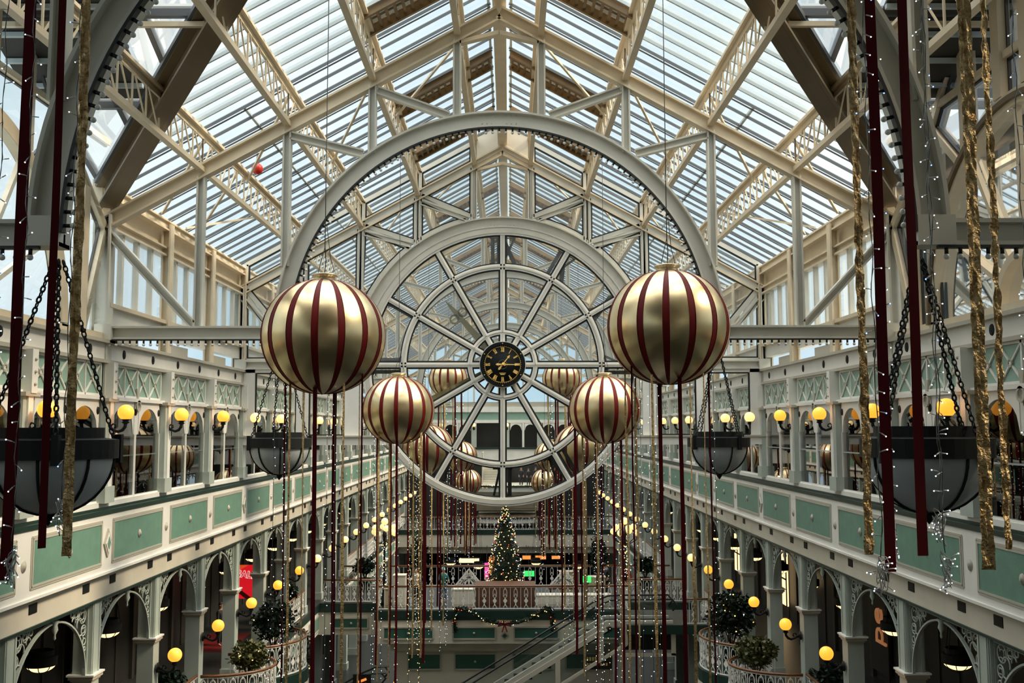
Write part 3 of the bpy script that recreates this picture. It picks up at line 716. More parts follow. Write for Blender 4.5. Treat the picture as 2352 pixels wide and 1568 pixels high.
for k in range(4):
    y=47.5+12*k;t=thing('festoon_lights','bulbs lining the %s arch beyond the clock glass'%ordn(k),'string lights',(0,y,ZT))
    c=MB()
    for i in range(96):
        a=PI*(i+.5)/96;c.sph(((RI-.1)*math.cos(a),-.12,(RI-.1)*math.sin(a)),.045,bulbm,6,4)
    c.obj('bulbs',t,kind='stuff');c=MB();c.ring((0,-.12,0),RI-.045,RI-.005,0,PI,-.05,.05,gasket,48);c.obj('cable_strip',t)
# ------------------------------------------------------------------ wall globe lamps
def wall_lamp(gm):
    b=MB();b.lathe([(.001,-.06),(.05,-.06),(.07,-.03),(.13,-.02),(.14,0)],(0,0,0),iron,16)
    a=MB();a.tube([(.0,0,-.33),(.10,0,-.34),(.18,0,-.42),(.30,0,-.46),(.40,0,-.42),(.46,0,-.34),(.47,0,-.24)],[.045,.04,.035,.035,.04,.04,.045],iron,10)
    a.tube([(.12,0,-.33),(.17,0,-.27),(.23,0,-.29),(.24,0,-.35),(.2,0,-.37)],.02,iron,6);a.sph((.10,0,-.36),.06,iron,10,6)
    c=MB();c.lathe([(.04,-.27),(.09,-.24),(.06,-.2),(.11,-.16)],(.47,0,0),iron,16)
    g=MB();g.sph((.47,0,0),.19,gm,28,16)
    return b.mesh('wall_plate'),a.mesh('arm'),c.mesh('cup'),g.mesh('globe')
wla=wall_lamp(globe);wlp=wall_lamp(globew)
def put_lamp(s,y,z,lab,far,grp,cant=0):
    t=thing('wall_lamp',lab,'lamp',(s*(W-.02),y,z),(PI if s>0 else 0)+cant,group=grp)
    L=wlp if far else wla
    p=link('wall_plate',L[0],t,(0,0,-.34));p.rotation_euler=(0,-PI/2,0)
    ar=link('arm',L[1],t);link('cup',L[2],ar);link('globe',L[3],t)
for s in(-1,1):
    for j,y in enumerate(PY):
        if y<10 or (not (34<y<36) and False): continue
        put_lamp(s,y,.40,'amber globe lamp on the %s upper wall, %s from the near end'%(SIDE[s],ordn(j-6)),y>35,'globe lamps on the upper walls')
        if y>18: put_lamp(s,y,-6.17,'amber globe lamp on a %s arcade post, %s from the near end'%(SIDE[s],ordn(j-8)),y>47,'globe lamps on the arcade posts')
# ------------------------------------------------------------------ smoky bowl pendants on chains
def chain(mb,p0,p1,mt,L=.085,r=.011):
    p0=V(p0);p1=V(p1);d=p1-p0;n=int(d.length/(L*.78));d.normalize()
    u=d.cross(V((0,1,0))).normalized();w=d.cross(u)
    for i in range(n):
        c=p0+(p1-p0)*((i+.5)/n);q=u if i%2 else w
        mb.tube([c+d*(L/2*math.cos(a*PI/4))+q*(L*.28*math.sin(a*PI/4)) for a in range(8)],r,mt,4,closed=True)
def bowl(name,lab,x,y,rt,rim_z,top_z,lit=False,chains=True,det=True,group=None):
    t=thing(name,lab,'lamp',(x,y,rim_z),group=group)
    b=MB();n=12
    b.lathe([(rt*.93*math.cos(PI/2*i/n) if i<n else .001,-.02-rt*.92*math.sin(PI/2*i/n)*(1 if not lit else .6)) for i in range(n+1)],(0,0,0),bowly if lit else bowlm,36);b.obj('glass_bowl',t)
    r=MB();r.lathe([(rt*.94,-.06),(rt*1.0,-.06),(rt*1.0,.16),(rt*.78,.18),(rt*.78,.30),(rt*.72,.30),(rt*.72,.1),(rt*.94,-.06)],(0,0,0),iron,36,smooth=False)
    r.lathe([(.001,.12),(rt*.9,.12)],(0,0,0),iron,24);r.obj('rim',t)
    f=MB();k=1 if not lit else .6
    for q in range(8):
        a=q*PI/4+.25;f.tube([(rt*.945*math.cos(PI/2*i/8)*math.cos(a),rt*.945*math.cos(PI/2*i/8)*math.sin(a),-.02-rt*.93*k*math.sin(PI/2*i/8)) for i in range(9)],.018 if det else .012,iron,5)
    f.lathe([(.001,-rt*k-.1),(.03,-rt*k-.06),(.06,-rt*k-.02),(.08,-rt*k+.03)],(0,0,0),iron,10);f.obj('ribs',t)
    if det:
        for q in range(4):
            br=MB();a=q*PI/2+.5;br.box((rt*math.cos(a)-.04,rt*math.sin(a)-.04,-.12),(rt*math.cos(a)+.04,rt*math.sin(a)+.04,.22),iron);br.obj('bracket',t)
    c=MB()
    for q in range(4):
        a=q*PI/2+.5
        p=(rt*.92*math.cos(a),rt*.92*math.sin(a),.16);e=(.05*math.cos(a),.05*math.sin(a),top_z-rim_z)
        if chains: chain(c,p,e,iron)
        else: c.bar(p,e,.015,.015,iron)
    c.obj('chains',t);return t
for s in(-1,1):
    bowl('bowl_pendant','large smoky glass bowl lamp on chains at the near %s, under the nearest arch foot'%SIDE[s],s*5.12,11.5,.74,-.28,2.0)
    bowl('bowl_pendant','smoky glass bowl lamp hanging under the %s foot of the full arch'%SIDE[s],s*5.25,23.5,.74,-.38,2.0,det=True)
    bowl('bowl_pendant','small distant smoky bowl lamp on the %s beyond the clock window'%SIDE[s],s*5.25,47.5,.74,-.38,2.0,chains=False,det=False)
for s in(-1,1):
    for j,y in enumerate([16.7+4*i for i in range(16)]):
        bowl('gallery_pendant','half lit bowl pendant inside the %s first floor arcade, %s bay'%(SIDE[s],ordn(j)),s*11.3,y,.37,-5.72,-4.0,lit=True,chains=False,det=False,group='lit pendants in the arcades')
# ------------------------------------------------------------------ baubles
def bauble_meshes():
    r=1.1;n=15*8;k=28;m=MB();prof=[]
    for i in range(k+1):
        a=PI*i/k;prof.append((max(r*math.sin(a)**.92,.12 if i==k else .001),-r*.935*math.cos(a)))
    def mf(q,i):
        return stripe if (q%8) in(0,1) else goldb
    m.lathe(prof,(0,0,0),goldb,n,mf=mf)
    for q in range(15):
        a0=2*PI*q*8/n
        for da in(0,4*PI/n):
            a=a0+da;m.tube([(p[0]*1.002*math.cos(a),p[0]*1.002*math.sin(a),p[1]) for p in prof],.006,stripe,4)
    c=MB();z=r*.935-.045
    c.lathe([(.24,z-.04),(.20,z+.02),(.19,z+.10),(.23,z+.11),(.235,z+.14),(.2,z+.15),(.001,z+.15)],(0,0,0),goldcap,32)
    return m.mesh('shell'),c.mesh('cap'),z+.15
bsh,bca,bz=bauble_meshes()
BA=[(6.1,3.1,4.7,'nearest, above the frame'),(17.5,3.1,1.65,'front large'),(30,3.16,.57,'second'),(41.5,3.2,-.86,'third, half behind the window ring'),(55,3.2,2.78,'fourth, seen through the clock window'),(66,3.0,-1.87,'fifth'),(78,3.05,-4.22,'farthest')]
RA={}
for i,(y,x,z,l) in enumerate(BA):
    for s in(-1,1):
        zz=z+(.16 if (s>0 and i in(1,)) else 0)
        t=thing('bauble','giant gold bauble with maroon stripes, %s on the %s'%(l,SIDE[s]),'bauble',(s*x,y,zz),.1 if s<0 else .28)
        link('shell',bsh,t);link('cap',bca,t)
        h=MB();top=gl(x)-zz-.3
        h.tube([(0,0,bz),(.02,0,bz+.25),(0,0,bz+.5),(0,0,top)],.009,gasket,5);h.tube([(.02,0,bz),(.17,.02,bz+.05),(.1,.03,bz+.3),(.03,0,bz+.9)],.007,gasket,5)
        h.tube([(0,0,bz+.5),(-.05,0,bz+.3),(-.12,0,bz),(-.1,0,bz)],.007,gasket,5);h.obj('hanging_wire',t)
        RA[(i,s)]=(s*x,y,zz)
# ------------------------------------------------------------------ ribbons and LED drops
def ribbon(x,y,zt_,zb,w,gold,lab,rot=0,sway=0,grp=None,fine=False):
    m=MB();L=zt_-zb;nz=int(L/(.03 if fine and gold else .25));nw=5 if (fine and gold) else (2 if gold else 1)
    vs=[];fs=[];k0=R.random()*50
    for i in range(nz+1):
        t=i/nz;z=-L*t
        dx=sway*math.sin(t*2.6+.2)*t+.003*math.sin(t*13+k0);tw=.05*math.sin(t*5+k0)+(1.0*math.sin(t*3.1+k0) if (gold and not fine) else 0)
        if gold and fine: tw+=.12*math.sin(t*9+k0)
        ww=w/2*(1-.25*abs(noise.noise(V((k0,t*9,0)))) if gold else 1)
        for j in range(nw+1):
            u=(j/nw*2-1)*ww;dep=0
            if gold and fine: dep=.022*noise.noise(V((u*45+k0,t*L*14,k0)));u+=.006*noise.noise(V((k0,t*L*9,u*20)))
            vs.append((dx+u*math.cos(tw),u*math.sin(tw)+dep,z))
    for i in range(nz):
        for j in range(nw):
            a=i*(nw+1)+j;fs.append((a,a+1,a+nw+2,a+nw+1))
    m.add(vs,fs,goldf if gold else redf,False)
    o=m.obj('ribbon',None,(x,y,zt_));o.rotation_euler=(0,0,rot)
    so=o.modifiers.new('thickness','SOLIDIFY');so.thickness=.0035
    tag(o,lab,'ribbon',grp);return o
leds={}
def led_mesh(fine):
    c=MB();c.tube([(0,0,0),(.022,0,-.003)],.0022,wirec,4);c.tube([(.02,0,-.003),(.05,0,-.012)],[.004,.0035],ledc,6)
    c.sph((.054,0,-.014),.0048,tinyw if not fine=='b' else tinyb,6,4);return c.mesh('led')
LW=led_mesh('w');LB=led_mesh('b')
def led_fine(x,y,z0,z1,lab,rot0=0,sway=0):
    L=z0-z1;t=thing('led_drop',lab,'string lights',(x,y,z0))
    m=MB();k0=R.random()*30
    P=[(sway*(q/60)**2+.008*math.sin(q*.9+k0),.006*math.sin(q*1.3),-L*q/60) for q in range(61)]
    m.tube(P,.0028,wire,5);m.tube([(p[0]+.004*math.sin(i*2.2),p[1]+.004*math.cos(i*2.2),p[2]) for i,p in enumerate(P)],.002,wirec,4)
    m.obj('cord',t)
    n=int(L/.125)
    for i in range(n):
        q=i/n*60;f=int(q);p=V(P[f]).lerp(V(P[min(f+1,60)]),q-f)
        o=link('led',LB if R.random()<.12 else LW,t,p);o.rotation_euler=(R.uniform(-.3,.3),R.uniform(-.7,.8),(0 if R.random()<.55 else PI)+R.uniform(-.6,.6))
    k=MB();e=V(P[-1])
    for q in range(7):
        c=e+V((R.uniform(-.02,.02),R.uniform(-.01,.01),-.03-.022*q));a=R.random()*6
        k.tube([c+V((.03*math.cos(a+b*PI/4)*(1-.06*q),.015*math.sin(b),.045*math.sin(b*PI/4)*(1+.1*q))) for b in range(8)],.0028,wirec,4,closed=True)
    ko=k.obj('tangled_end',t)
    for q in range(14):
        o=link('led',LW,ko,e+V((R.uniform(-.035,.035),R.uniform(-.01,.01),R.uniform(-.22,0))));o.rotation_euler=(0,R.uniform(-1,1),R.uniform(0,6))
    return t
G='hanging beside the nearest'
front=[(-2.88,6.15,-.93,.075,0,'broad dark red ribbon at the far left edge',0),(-2.69,6.2,-.74,.05,0,'narrow dark red ribbon second from the left edge',.9),(-2.58,6.3,-.80,.062,1,'crinkled gold foil ribbon at the near left, beside the red ribbons',.2),
 (2.52,6.3,-.80,.062,1,'crinkled dull gold ribbon, leftmost of the near right group',.2),(2.575,6.1,-.88,.068,0,'long dark red ribbon, first red one of the near right group',0),(2.80,6.15,-.79,.068,0,'dark red ribbon with a curled end over the right bowl lamp',.15),
 (3.18,6.1,-.87,.085,1,'broad crinkled gold foil ribbon near the right edge',0),(3.36,6.2,-.76,.055,1,'narrow bright gold foil ribbon closest to the right edge',.3)]
for x,y,zb,w,g,l,rot in front: ribbon(x,y,4.0,zb,w,g,l,rot,sway=.006,fine=True)
for x,y,zb,l in[(-3.05,6.2,-.65,'LED drop in front of the far left red ribbon'),(-2.77,6.0,-.72,'LED drop tangled at the end beside the narrow left red ribbon'),(-2.66,6.4,-.45,'LED drop against the near left steel post'),
   (2.49,6.0,-.78,'LED drop beside the dull gold ribbon at right'),(2.66,6.3,-.62,'LED drop between the two right red ribbons'),(2.96,6.2,-.78,'LED drop with a knotted end right of the right red ribbons'),(3.12,6.6,-.55,'LED drop left of the broad gold ribbon'),(3.60,6.3,-.4,'LED drop at the far right edge')]:
    led_fine(x,y,4.0,zb,l)
def led_far(mb,x,y,z0,z1,sp,r,mt=tinyw):
    n=int((z0-z1)/sp);mb.tube([(x,y,z0),(x+.01,y,(z0+z1)/2),(x,y,z1)],.004,wire,4)
    for i in range(n):
        z=z1+(z0-z1)*(i+R.random()*.6)/n;mb.sph((x+R.uniform(-.04,.04),y+R.uniform(-.04,.04),z),r,mt,5,3)
# below the other baubles: (dx, dy, end z, width, gold)
def measured(px,Y): return (px-1168)/2244*Y+.235
B1={-1:[(654,0,.03),(666,1,.05),(696,1,.06),(724,0,.075),(767,0,.075),(789,1,.055),(824,1,.035),(831,0,.03)],
    1:[(1434,1,.03),(1450,0,.03),(1457,1,.045),(1497,1,.06),(1512,0,.075),(1561,0,.07),(1582,1,.06),(1615,1,.045),(1626,0,.03)]}
pos9=['leftmost','second','third','fourth','fifth','sixth','seventh','eighth','ninth']
for s in(-1,1):
    bx,by,bzz=RA[(1,s)]
    for i,(px,g,w) in enumerate(B1[s]):
        x=measured(px,by);d=min(abs(x-bx),1.0);dy=(-1 if i%2 else 1)*math.sqrt(max(0,1.0-d*d))*.5
        zb=-6.3-R.random()*1.0
        ztop=bzz-1.0*math.sqrt(max(.02,1-(d*d+dy*dy)/1.2))
        ribbon(x*(by+dy)/by,by+dy,ztop,zb,w,g,'%s ribbon under the front %s bauble, %s in the row'%('gold' if g else 'dark red',SIDE[s],pos9[i]),0,.04)
    for i in range(5):
        x=bx+R.uniform(-.85,.95);y=by+R.uniform(-.5,.5);m=MB();led_far(m,0,0,0,-(6.2+R.random()),.17,.0075);
        d2=(x-bx)**2+(y-by)**2
        o=m.obj('led_drop',None,(x,y,bzz-1.0*math.sqrt(max(.03,1-d2/1.2))));tag(o,'fine LED drop under the front %s bauble'%SIDE[s],'string lights','LED drops under the front %s bauble'%SIDE[s])
ENDS={2:(-6.6,8,8),3:(-7.2,9,8),4:(-2.5,7,3),5:(-7.4,9,5),6:(-8.6,7,4)}
for i in range(2,7):
    for s in(-1,1):
        bx,by,bzz=RA[(i,s)];ze,nr,nl=ENDS[i]
        for q in range(nr):
            a=2*PI*(q+R.random()*.6)/nr;rr=R.uniform(.35,.95);x=bx+rr*math.cos(a);y=by+rr*math.sin(a)
            g=q%2;ribbon(x,y,bzz-1.0*math.sqrt(max(.03,1-rr*rr/1.2)),ze-R.random()*1.2,.07 if i<4 else .09,g,'%s ribbon under the %s bauble on the %s'%('gold' if g else 'dark red',BA[i][3],SIDE[s]),0,.04,grp='%s ribbons under the %s %s bauble'%('gold' if g else 'red',BA[i][3],SIDE[s]))
        for q in range(nl):
            x=bx+R.uniform(-.85,.85);y=by+R.uniform(-.5,.5);m=MB();d2=(x-bx)**2+(y-by)**2;z0=bzz-1.0*math.sqrt(max(.03,1-d2/1.2))
            led_far(m,0,0,0,ze-1.2-R.random()-z0,.2 if i<4 else .4,.011 if i<4 else .02,tinyw if R.random()<.75 else tinyy)
            tag(m.obj('led_drop',None,(x,y,z0)),'fine LED drop under the %s bauble on the %s'%(BA[i][3],SIDE[s]),'string lights','LED drops under the %s %s bauble'%(BA[i][3],SIDE[s]))
# ------------------------------------------------------------------ balustrades
m=MB();m.bar((0,0,.06),(0,0,1.06),.022,.022,white,up=(0,1,0));bpl=m.mesh('plain_baluster')
def ornate():
    m=MB();r=.012
    m.tube([(-.06,0,.62),(-.062,0,.85),(-.045,0,.95),(0,0,1.04),(.045,0,.95),(.062,0,.85),(.06,0,.62),(0,0,.56)],r,white,5,closed=True)
    m.prism([(-.075,-.012,.42),(0,-.012,.28),(.075,-.012,.42),(0,-.012,.58)],(0,.024,0),white)
    m.tube([(-.06,0,.62),(-.02,0,.7),(0,0,.78),(.02,0,.7),(.06,0,.62)],.009,white,5)
    m.tube([(0,0,.28),(-.02,0,.2),(-.06,0,.14),(-.062,0,.06)],r,white,5);m.tube([(0,0,.28),(.02,0,.2),(.06,0,.14),(.062,0,.06)],r,white,5)
    m.bar((0,0,.95),(0,0,1.06),.02,.02,white,up=(0,1,0))
    return m.mesh('ornate_baluster')
bor=ornate()
for v_ in bor.vertices: v_.co.x*=1.35
def rail(path,z,lab,group=None,sp=.34):
    t=thing('balustrade',lab,'railing',(0,0,z),group=group)
    P=[V((p[0],p[1],0)) for p in path]
    h=MB();h.tube([p+V((0,0,1.12)) for p in P],.045,wood,8);h.obj('handrail',t)
    b=MB()
    for i in range(len(P)-1):
        b.bar(P[i]+V((0,0,.05)),P[i+1]+V((0,0,.05)),.05,.04,white);b.bar(P[i]+V((0,0,1.065)),P[i+1]+V((0,0,1.065)),.04,.02,white)
    b.obj('bottom_rail',t)
    seg=[(P[i+1]-P[i]).length for i in range(len(P)-1)];L=sum(seg);n=int(L/sp)
    n=min(n,49)
    for q in range(2*n):
        d=(q+.5)*L/(2*n);i=0
        while i<len(seg)-1 and d>seg[i]: d-=seg[i];i+=1
        p=P[i].lerp(P[i+1],min(1,d/seg[i]));a=(P[i+1]-P[i])
        link('baluster',bpl if q%2 else bor,t,p,math.atan2(a.y,a.x))
    return t
BALC=[(32.6,1.95,1.5),(36.9,2.05,2.0)]
def ell(s,yc,rx,ry,n=14): return [(s*(W-.1)-s*rx*math.sin(PI*i/n),yc-ry*math.cos(PI*i/n)) for i in range(n+1)]
for s in(-1,1):
    for j,y in enumerate(PY):
        if y<14 or y>90: continue
        a,b=y+.3,y+3.7;x=s*(W+.05)
        if 47<y<56 or y==31.5 or y==35.5: continue
        rail([(x,a),(x,b)],F1,'white ironwork balustrade with wooden handrail, %s arcade bay on the %s'%(ordn(min(j,23)),SIDE[s]),'gallery edge balustrades')
    for k,(yc,rx,ry) in enumerate(BALC):
        rail(ell(s,yc,rx,ry),F1,'curved balcony balustrade with a bent wooden handrail, %s balcony on the %s'%('nearer' if k==0 else 'farther',SIDE[s]),sp=.3)
        m=MB();pts=[(p[0],p[1],F1-.9) for p in ell(s,yc,rx+.1,ry+.1)];m.prism(pts,(0,0,.45),cream);m.prism([(p[0],p[1],F1-.45) for p in pts],(0,0,.45),darkg)
        tag(m.obj('balcony_floor'),'curved green edged balcony slab, %s on the %s'%('nearer' if k==0 else 'farther',SIDE[s]),'balcony')
# plants
def leafmesh(name,pts,size,mt,seed=1,stem=None):
    rr=random.Random(seed);m=MB()
    for p in pts:
        d=V((rr.uniform(-1,1),rr.uniform(-1,1),rr.uniform(-.6,1))).normalized();u=d.cross(V((rr.random(),rr.random(),1))).normalized();L=size*rr.uniform(.7,1.3);w=L*.38
        p=V(p);m.add([p,p+d*L*.5+u*w,p+d*L,p+d*L*.5-u*w],[(0,1,2,3)],mt)
    return m
def bush(x,y,z,r,hh,mt,lab,planter=True,lights=0,n=1500,seed=3):
    rr=random.Random(seed);t=thing('potted_plant',lab,'plant',(x,y,z))
    base=.55 if planter else .1
    pts=[]
    for i in range(n):
        a=rr.random()*2*PI;c=rr.uniform(-1,1);q=(rr.random()**.33)*(.75+.5*noise.noise(V((math.cos(a)*2,math.sin(a)*2,c*2+seed))));sn=math.sqrt(1-c*c)
        pts.append((r*q*sn*math.cos(a),r*q*sn*math.sin(a),base+hh*.5+.2+hh*.5*q*c))
    fo=leafmesh('foliage',pts,.16,mt,seed).obj('foliage',t)
    m=MB()
    for q in range(6):
        a=q*1.05;m.tube([(0,0,base-.05),(r*.2*math.cos(a),r*.2*math.sin(a),base+hh*.3),(r*.5*math.cos(a),r*.5*math.sin(a),base+hh*.6)],.02,brownbox,5)
    m.obj('stems',t)
    if planter:
        m=MB();m.lathe([(.001,0),(.26,0),(.30,.05),(.40,.5),(.44,.52),(.44,.58),(.36,.58),(.34,.52),(.001,.52)],(0,0,0),darkg,20);m.obj('pot',t)
    if lights:
        for i in range(lights):
            p=pts[i*7%len(pts)];m2=None
            o=link('light',TINYM[i%2],fo,p)
    return t
m=MB();m.sph((0,0,0),.022,tinyw,6,4);ta=m.mesh('light');m=MB();m.sph((0,0,0),.024,tinyy,6,4);tb_=m.mesh('light');m=MB();m.sph((0,0,0),.026,tinyr,6,4);tc_=m.mesh('light')
TINYM=[ta,tb_]
bush(-8.3,32.9,F1,.75,1.1,leafo,'rounded olive green bush on the nearer left curved balcony',lights=14,seed=5)
bush(8.4,33.1,F1,.85,1.2,leafo,'rounded olive green bush on the nearer right curved balcony',seed=6)
bush(-8.6,37.4,F1,1.0,1.7,leafd,'dark leafy bush on the farther left balcony',lights=30,seed=7,n=2200)
bush(8.6,37.6,F1,1.15,2.0,leafd,'large dark leafy bush on the farther right balcony',lights=26,seed=8,n=2600)
bush(-9.95,45.2,F1,.7,1.2,leafd,'dark bush trailing lights beside the left bridge corner',lights=24,seed=9)
bush(-10.35,30.9,F1,.7,.6,leafd,'low spiky dark plant at the bottom left arcade',seed=11)
bush(10.35,30.9,F1,.9,.7,leafd,'low spiky dark plant at the bottom right arcade',seed=12)
bush(-7.7,54.6,F1,.7,1.0,leafd,'dark planter bush behind the left lamp cluster',seed=13);bush(7.7,54.6,F1,.7,1.0,leafd,'dark planter bush behind the right lamp cluster',seed=14)
bush(-4.6,53.0,F1,.5,2.6,leafd,'tall slim dark tree on the bridge left of the seated group',lights=16,seed=15);bush(5.0,53.2,F1,.5,2.4,leafd,'tall slim dark tree on the right of the bridge',lights=16,seed=16)
# ------------------------------------------------------------------ bridge
BY0,BY1=48.3,55.6
m=MB();m.box((-6.25,BY0,F1-.4),(6.05,BY1,F1),floorm);m.box((-9.4,50.4,F1-.4),(9.4,BY1,F1-.01),floorm)
m.box((-6.3,BY0-.08,F1-.46),(6.1,BY0,F1-.02),darkg);m.box((-9.5,50.3,F1-.46),(-6.2,50.4,F1-.02),darkg);m.box((6.1,50.3,F1-.46),(9.5,50.4,F1-.02),darkg)
m.box((-6.25,BY0-.03,-10.33),(6.05,BY0+.2,F1-.46),cream);m.box((-9.5,50.37,-10.33),(-6.2,50.6,F1-.46),cream);m.box((6.05,50.37,-10.33),(9.5,50.6,F1-.46),cream)
m.box((-6.25,BY0,-10.4),(-6.1,50.5,F1-.4),cream);m.box((5.9,BY0,-10.4),(6.05,50.5,F1-.4),cream)
m.box((-5.6,48.9,-10.8),(5.6,BY1,-10.33),cream)
br=struct(m,'floor','bridge deck crossing the hall with a cream front and green panels',cat='floor')
def panel(par,x0,x1,z0,z1,y,mt=panelg):
    q=MB();q.box((x0,y-.02,z0),(x1,y+.03,z1),mt)
    for a,b in(((x0,z0),(x1,z0)),((x1,z0),(x1,z1)),((x1,z1),(x0,z1)),((x0,z1),(x0,z0))): q.bar((a[0],y,a[1]),(b[0],y,b[1]),.07,.10,lined,up=(0,1,0))
    q.sph(((x0+x1)/2,y-.05,(z0+z1)/2),.06,lined,10,6);q.obj('front_panel',par)
dgp=mat('deep_green_panel',(.03,.11,.08),.5)
for a,b in((-5.85,-3.45),(-2.5,-.45),(.45,2.6),(3.4,5.6)): panel(br,a,b,-10.1,-9.55,BY0-.05,dgp)
panel(br,-8.6,-6.9,-10.0,-9.5,50.34,dgp);panel(br,6.9,8.6,-10.0,-9.5,50.34,dgp)
q=MB();
for r,mt,t in((.2,lined,.05),(.12,dgp,.07)): q.prism([(-r,-t,0),(0,-t,-r),(r,-t,0),(0,-t,r)],(0,t,0),mt)
o=q.obj('diamond_boss',br);o.location=(0,BY0-.02,-9.95)
m=MB();m.box((-5.3,49.2,F0),(5.3,55,-10.5),cream);m.box((-5.35,49.12,-10.72),(5.35,49.2,-10.62),lined)
wb=struct(m,'wall_under_bridge','cream wall below the bridge with deep green panels')
for a,b in((-4.75,-3.15),(-2.45,-.45),(.4,2.3),(3,4.6)): panel(wb,a,b,-11.75,-11.0,49.17,dgp)
rail([(-6.2,BY0+.1),(6.0,BY0+.1)],F1,'long white balustrade along the front edge of the bridge',sp=.5)
rail([(-9.2,50.5),(-6.25,50.5)],F1,'short balustrade set back to the left of the bridge front');rail([(6.1,50.5),(9.2,50.5)],F1,'short balustrade set back to the right of the bridge front')
rail([(-6.2,BY0+.15),(-6.2,50.45)],F1,'left return balustrade of the bridge front');rail([(6.0,BY0+.15),(6.0,50.45)],F1,'right return balustrade of the bridge front')
rail([(-9.2,BY1-.1),(9.2,BY1-.1)],F1,'long white balustrade along the rear edge of the bridge',sp=.6)
# things on the bridge
def boxthing(name,a,b,mt,lab,cat,lid=None):
    t=thing(name,lab,cat,((a[0]+b[0])/2,(a[1]+b[1])/2,a[2]));hx,hy,hz=(b[0]-a[0])/2,(b[1]-a[1])/2,b[2]-a[2]
    m=MB();m.box((-hx,-hy,0),(hx,hy,hz-.04),mt);m.box((-hx+.05,-hy-.015,.1),(hx-.05,-hy,hz-.14),mt);m.obj('body',t)
    m=MB();m.box((-hx-.03,-hy-.03,hz-.04),(hx+.03,hy+.03,hz),lid or mt);m.obj('top',t);return t
boxthing('tree_crate',(-1.44,49.3,F1),(1.5,50.6,F1+1.03),brownbox,'brown timber planter box behind the middle of the bridge rail','planter')
boxthing('counter',(-2.6,49.2,F1),(-1.5,49.9,F1+.85),cream,'low cream cabinet behind the bridge rail left of the brown planter','cabinet')
boxthing('counter',(1.6,49.2,F1),(5.2,49.9,F1+.55),cream,'long low cream cabinet behind the bridge rail right of the brown planter','cabinet')
boxthing('counter',(2.9,52.6,F1),(3.9,53.2,F1+1.2),creamd,'tan counter standing behind the right part of the bridge rail','counter')
boxthing('pedestal',(-5.5,49.1,F1),(-4.9,49.7,F1+1.55),cream,'square cream pedestal at the left end of the bridge','pedestal')
boxthing('pedestal',(-5.95,49.1,F1),(-5.6,49.5,F1+.9),creamd,'lower pale plinth at the far left end of the bridge','pedestal')
boxthing('counter',(4.3,50.4,F1),(5.1,51,F1+1.25),creamd,'pale lectern-like stand near the right end of the bridge','counter')
for x,l in((-1.85,'left'),(3.05,'right')):
    t=thing('lattice_ornament','white lattice mountain-shaped ornament on the bridge, %s of the Christmas tree'%l,'ornament',(x,51.2,F1+.62))
    m=MB()
    for k in range(7):
        a=-1+k*2/6
        for b in(-.5,.5): m.bar((a*.75,0,0),(a*.75-a*.6+b*.15,0,.85-.55*abs(a)*.8),.05,.06,white,up=(0,1,0))
    for h in(.12,.34,.56): m.bar((-.72+h*.7,0,h),(.72-h*.7,0,h),.04,.05,white)
    m.bar((-.78,0,0),(0,0,.92),.07,.07,white);m.bar((.78,0,0),(0,0,.92),.07,.07,white);m.bar((-.78,0,.03),(.78,0,.03),.08,.07,white);m.obj('lattice',t)
    m=MB();m.box((-.8,-.25,-.08),(.8,.25,0),brownbox)
    for a in(-.7,.7):
        for b in(-.2,.2): m.box((a-.03,b-.03,-.62),(a+.03,b+.03,-.08),brownbox)
    m.obj('table_base',t)
t=thing('shop_sign','small green and yellow illuminated box behind the bridge rail','sign',(4.15,50.2,F1));m=MB();m.box((-.2,-.1,1.02),(.2,.1,1.32),greenlight);m.box((-.05,-.05,0),(.05,.05,1.02),iron);m.obj('box',t)
# Christmas tree
t=thing('christmas_tree','tall dark Christmas tree covered in warm lights, standing on the bridge','tree',(0,52,F1))
rr=random.Random(21);m=MB();H0,H1,RB=.35,4.75,1.12
def trad(z): 
    k=(z-H0)/(H1-H0);return RB*(1-k)**.80*(.93+.07*math.sin(k*40))+.05
for i in range(5200):
    z=H0+(H1-H0)*(1-(1-rr.random())**.6) if rr.random()<.3 else H0+(H1-H0)*rr.random()**1.25;a=rr.random()*2*PI;q=trad(z)*(rr.random()**.35)
    p=V((q*math.cos(a),q*math.sin(a),z));d=V((math.cos(a),math.sin(a),rr.uniform(-.5,.25))).normalized();u=d.cross(V((rr.uniform(-1,1),rr.uniform(-1,1),1))).normalized();L=rr.uniform(.10,.22)
    m.add([p-d*L*.4,p+u*.028,p+d*L*.6,p-u*.028],[(0,1,2,3)],fir)
m.lathe([(.001,H1),(.05,H1-.4),(RB*.4,H0+2),(RB*.75,H0+.2),(.001,H0)],(0,0,0),fir,16);m.obj('foliage',t)
m=MB();m.cyl((0,0,0),(0,0,.6),.09,brownbox,10);m.lathe([(.001,0),(.5,0),(.5,.08),(.12,.2)],(0,0,0),iron,16);m.obj('stand',t)
ex=MB()
for i in range(330):
    z=H0+.1+(H1-H0-.1)*rr.random()**1.1;a=rr.random()*2*PI;q=trad(z)*1.03;p=(q*math.cos(a),q*math.sin(a),z)
    if i<100: a=-PI/2+rr.uniform(-1.5,1.5);p=(q*math.cos(a),q*math.sin(a),z);link('light',[tb_,tb_,ta,tb_,tb_][i%5] if i%9 else tc_,t,p)
    else: ex.sph(p,.022,[tinyy,tinyy,tinyw,tinyy,tinyr][i%5] if i%21 else tinyb,6,4)
ex.obj('lights',t,kind='stuff')
m=MB()
for k in range(5):
    a=PI/2+k*2*PI/5;m.prism([(0,-.02,0),(.06*math.cos(a-.63),-.02,.06*math.sin(a-.63)),(.15*math.cos(a),-.02,.15*math.sin(a)),(.06*math.cos(a+.63),-.02,.06*math.sin(a+.63))],(0,.04,0),goldpaint)
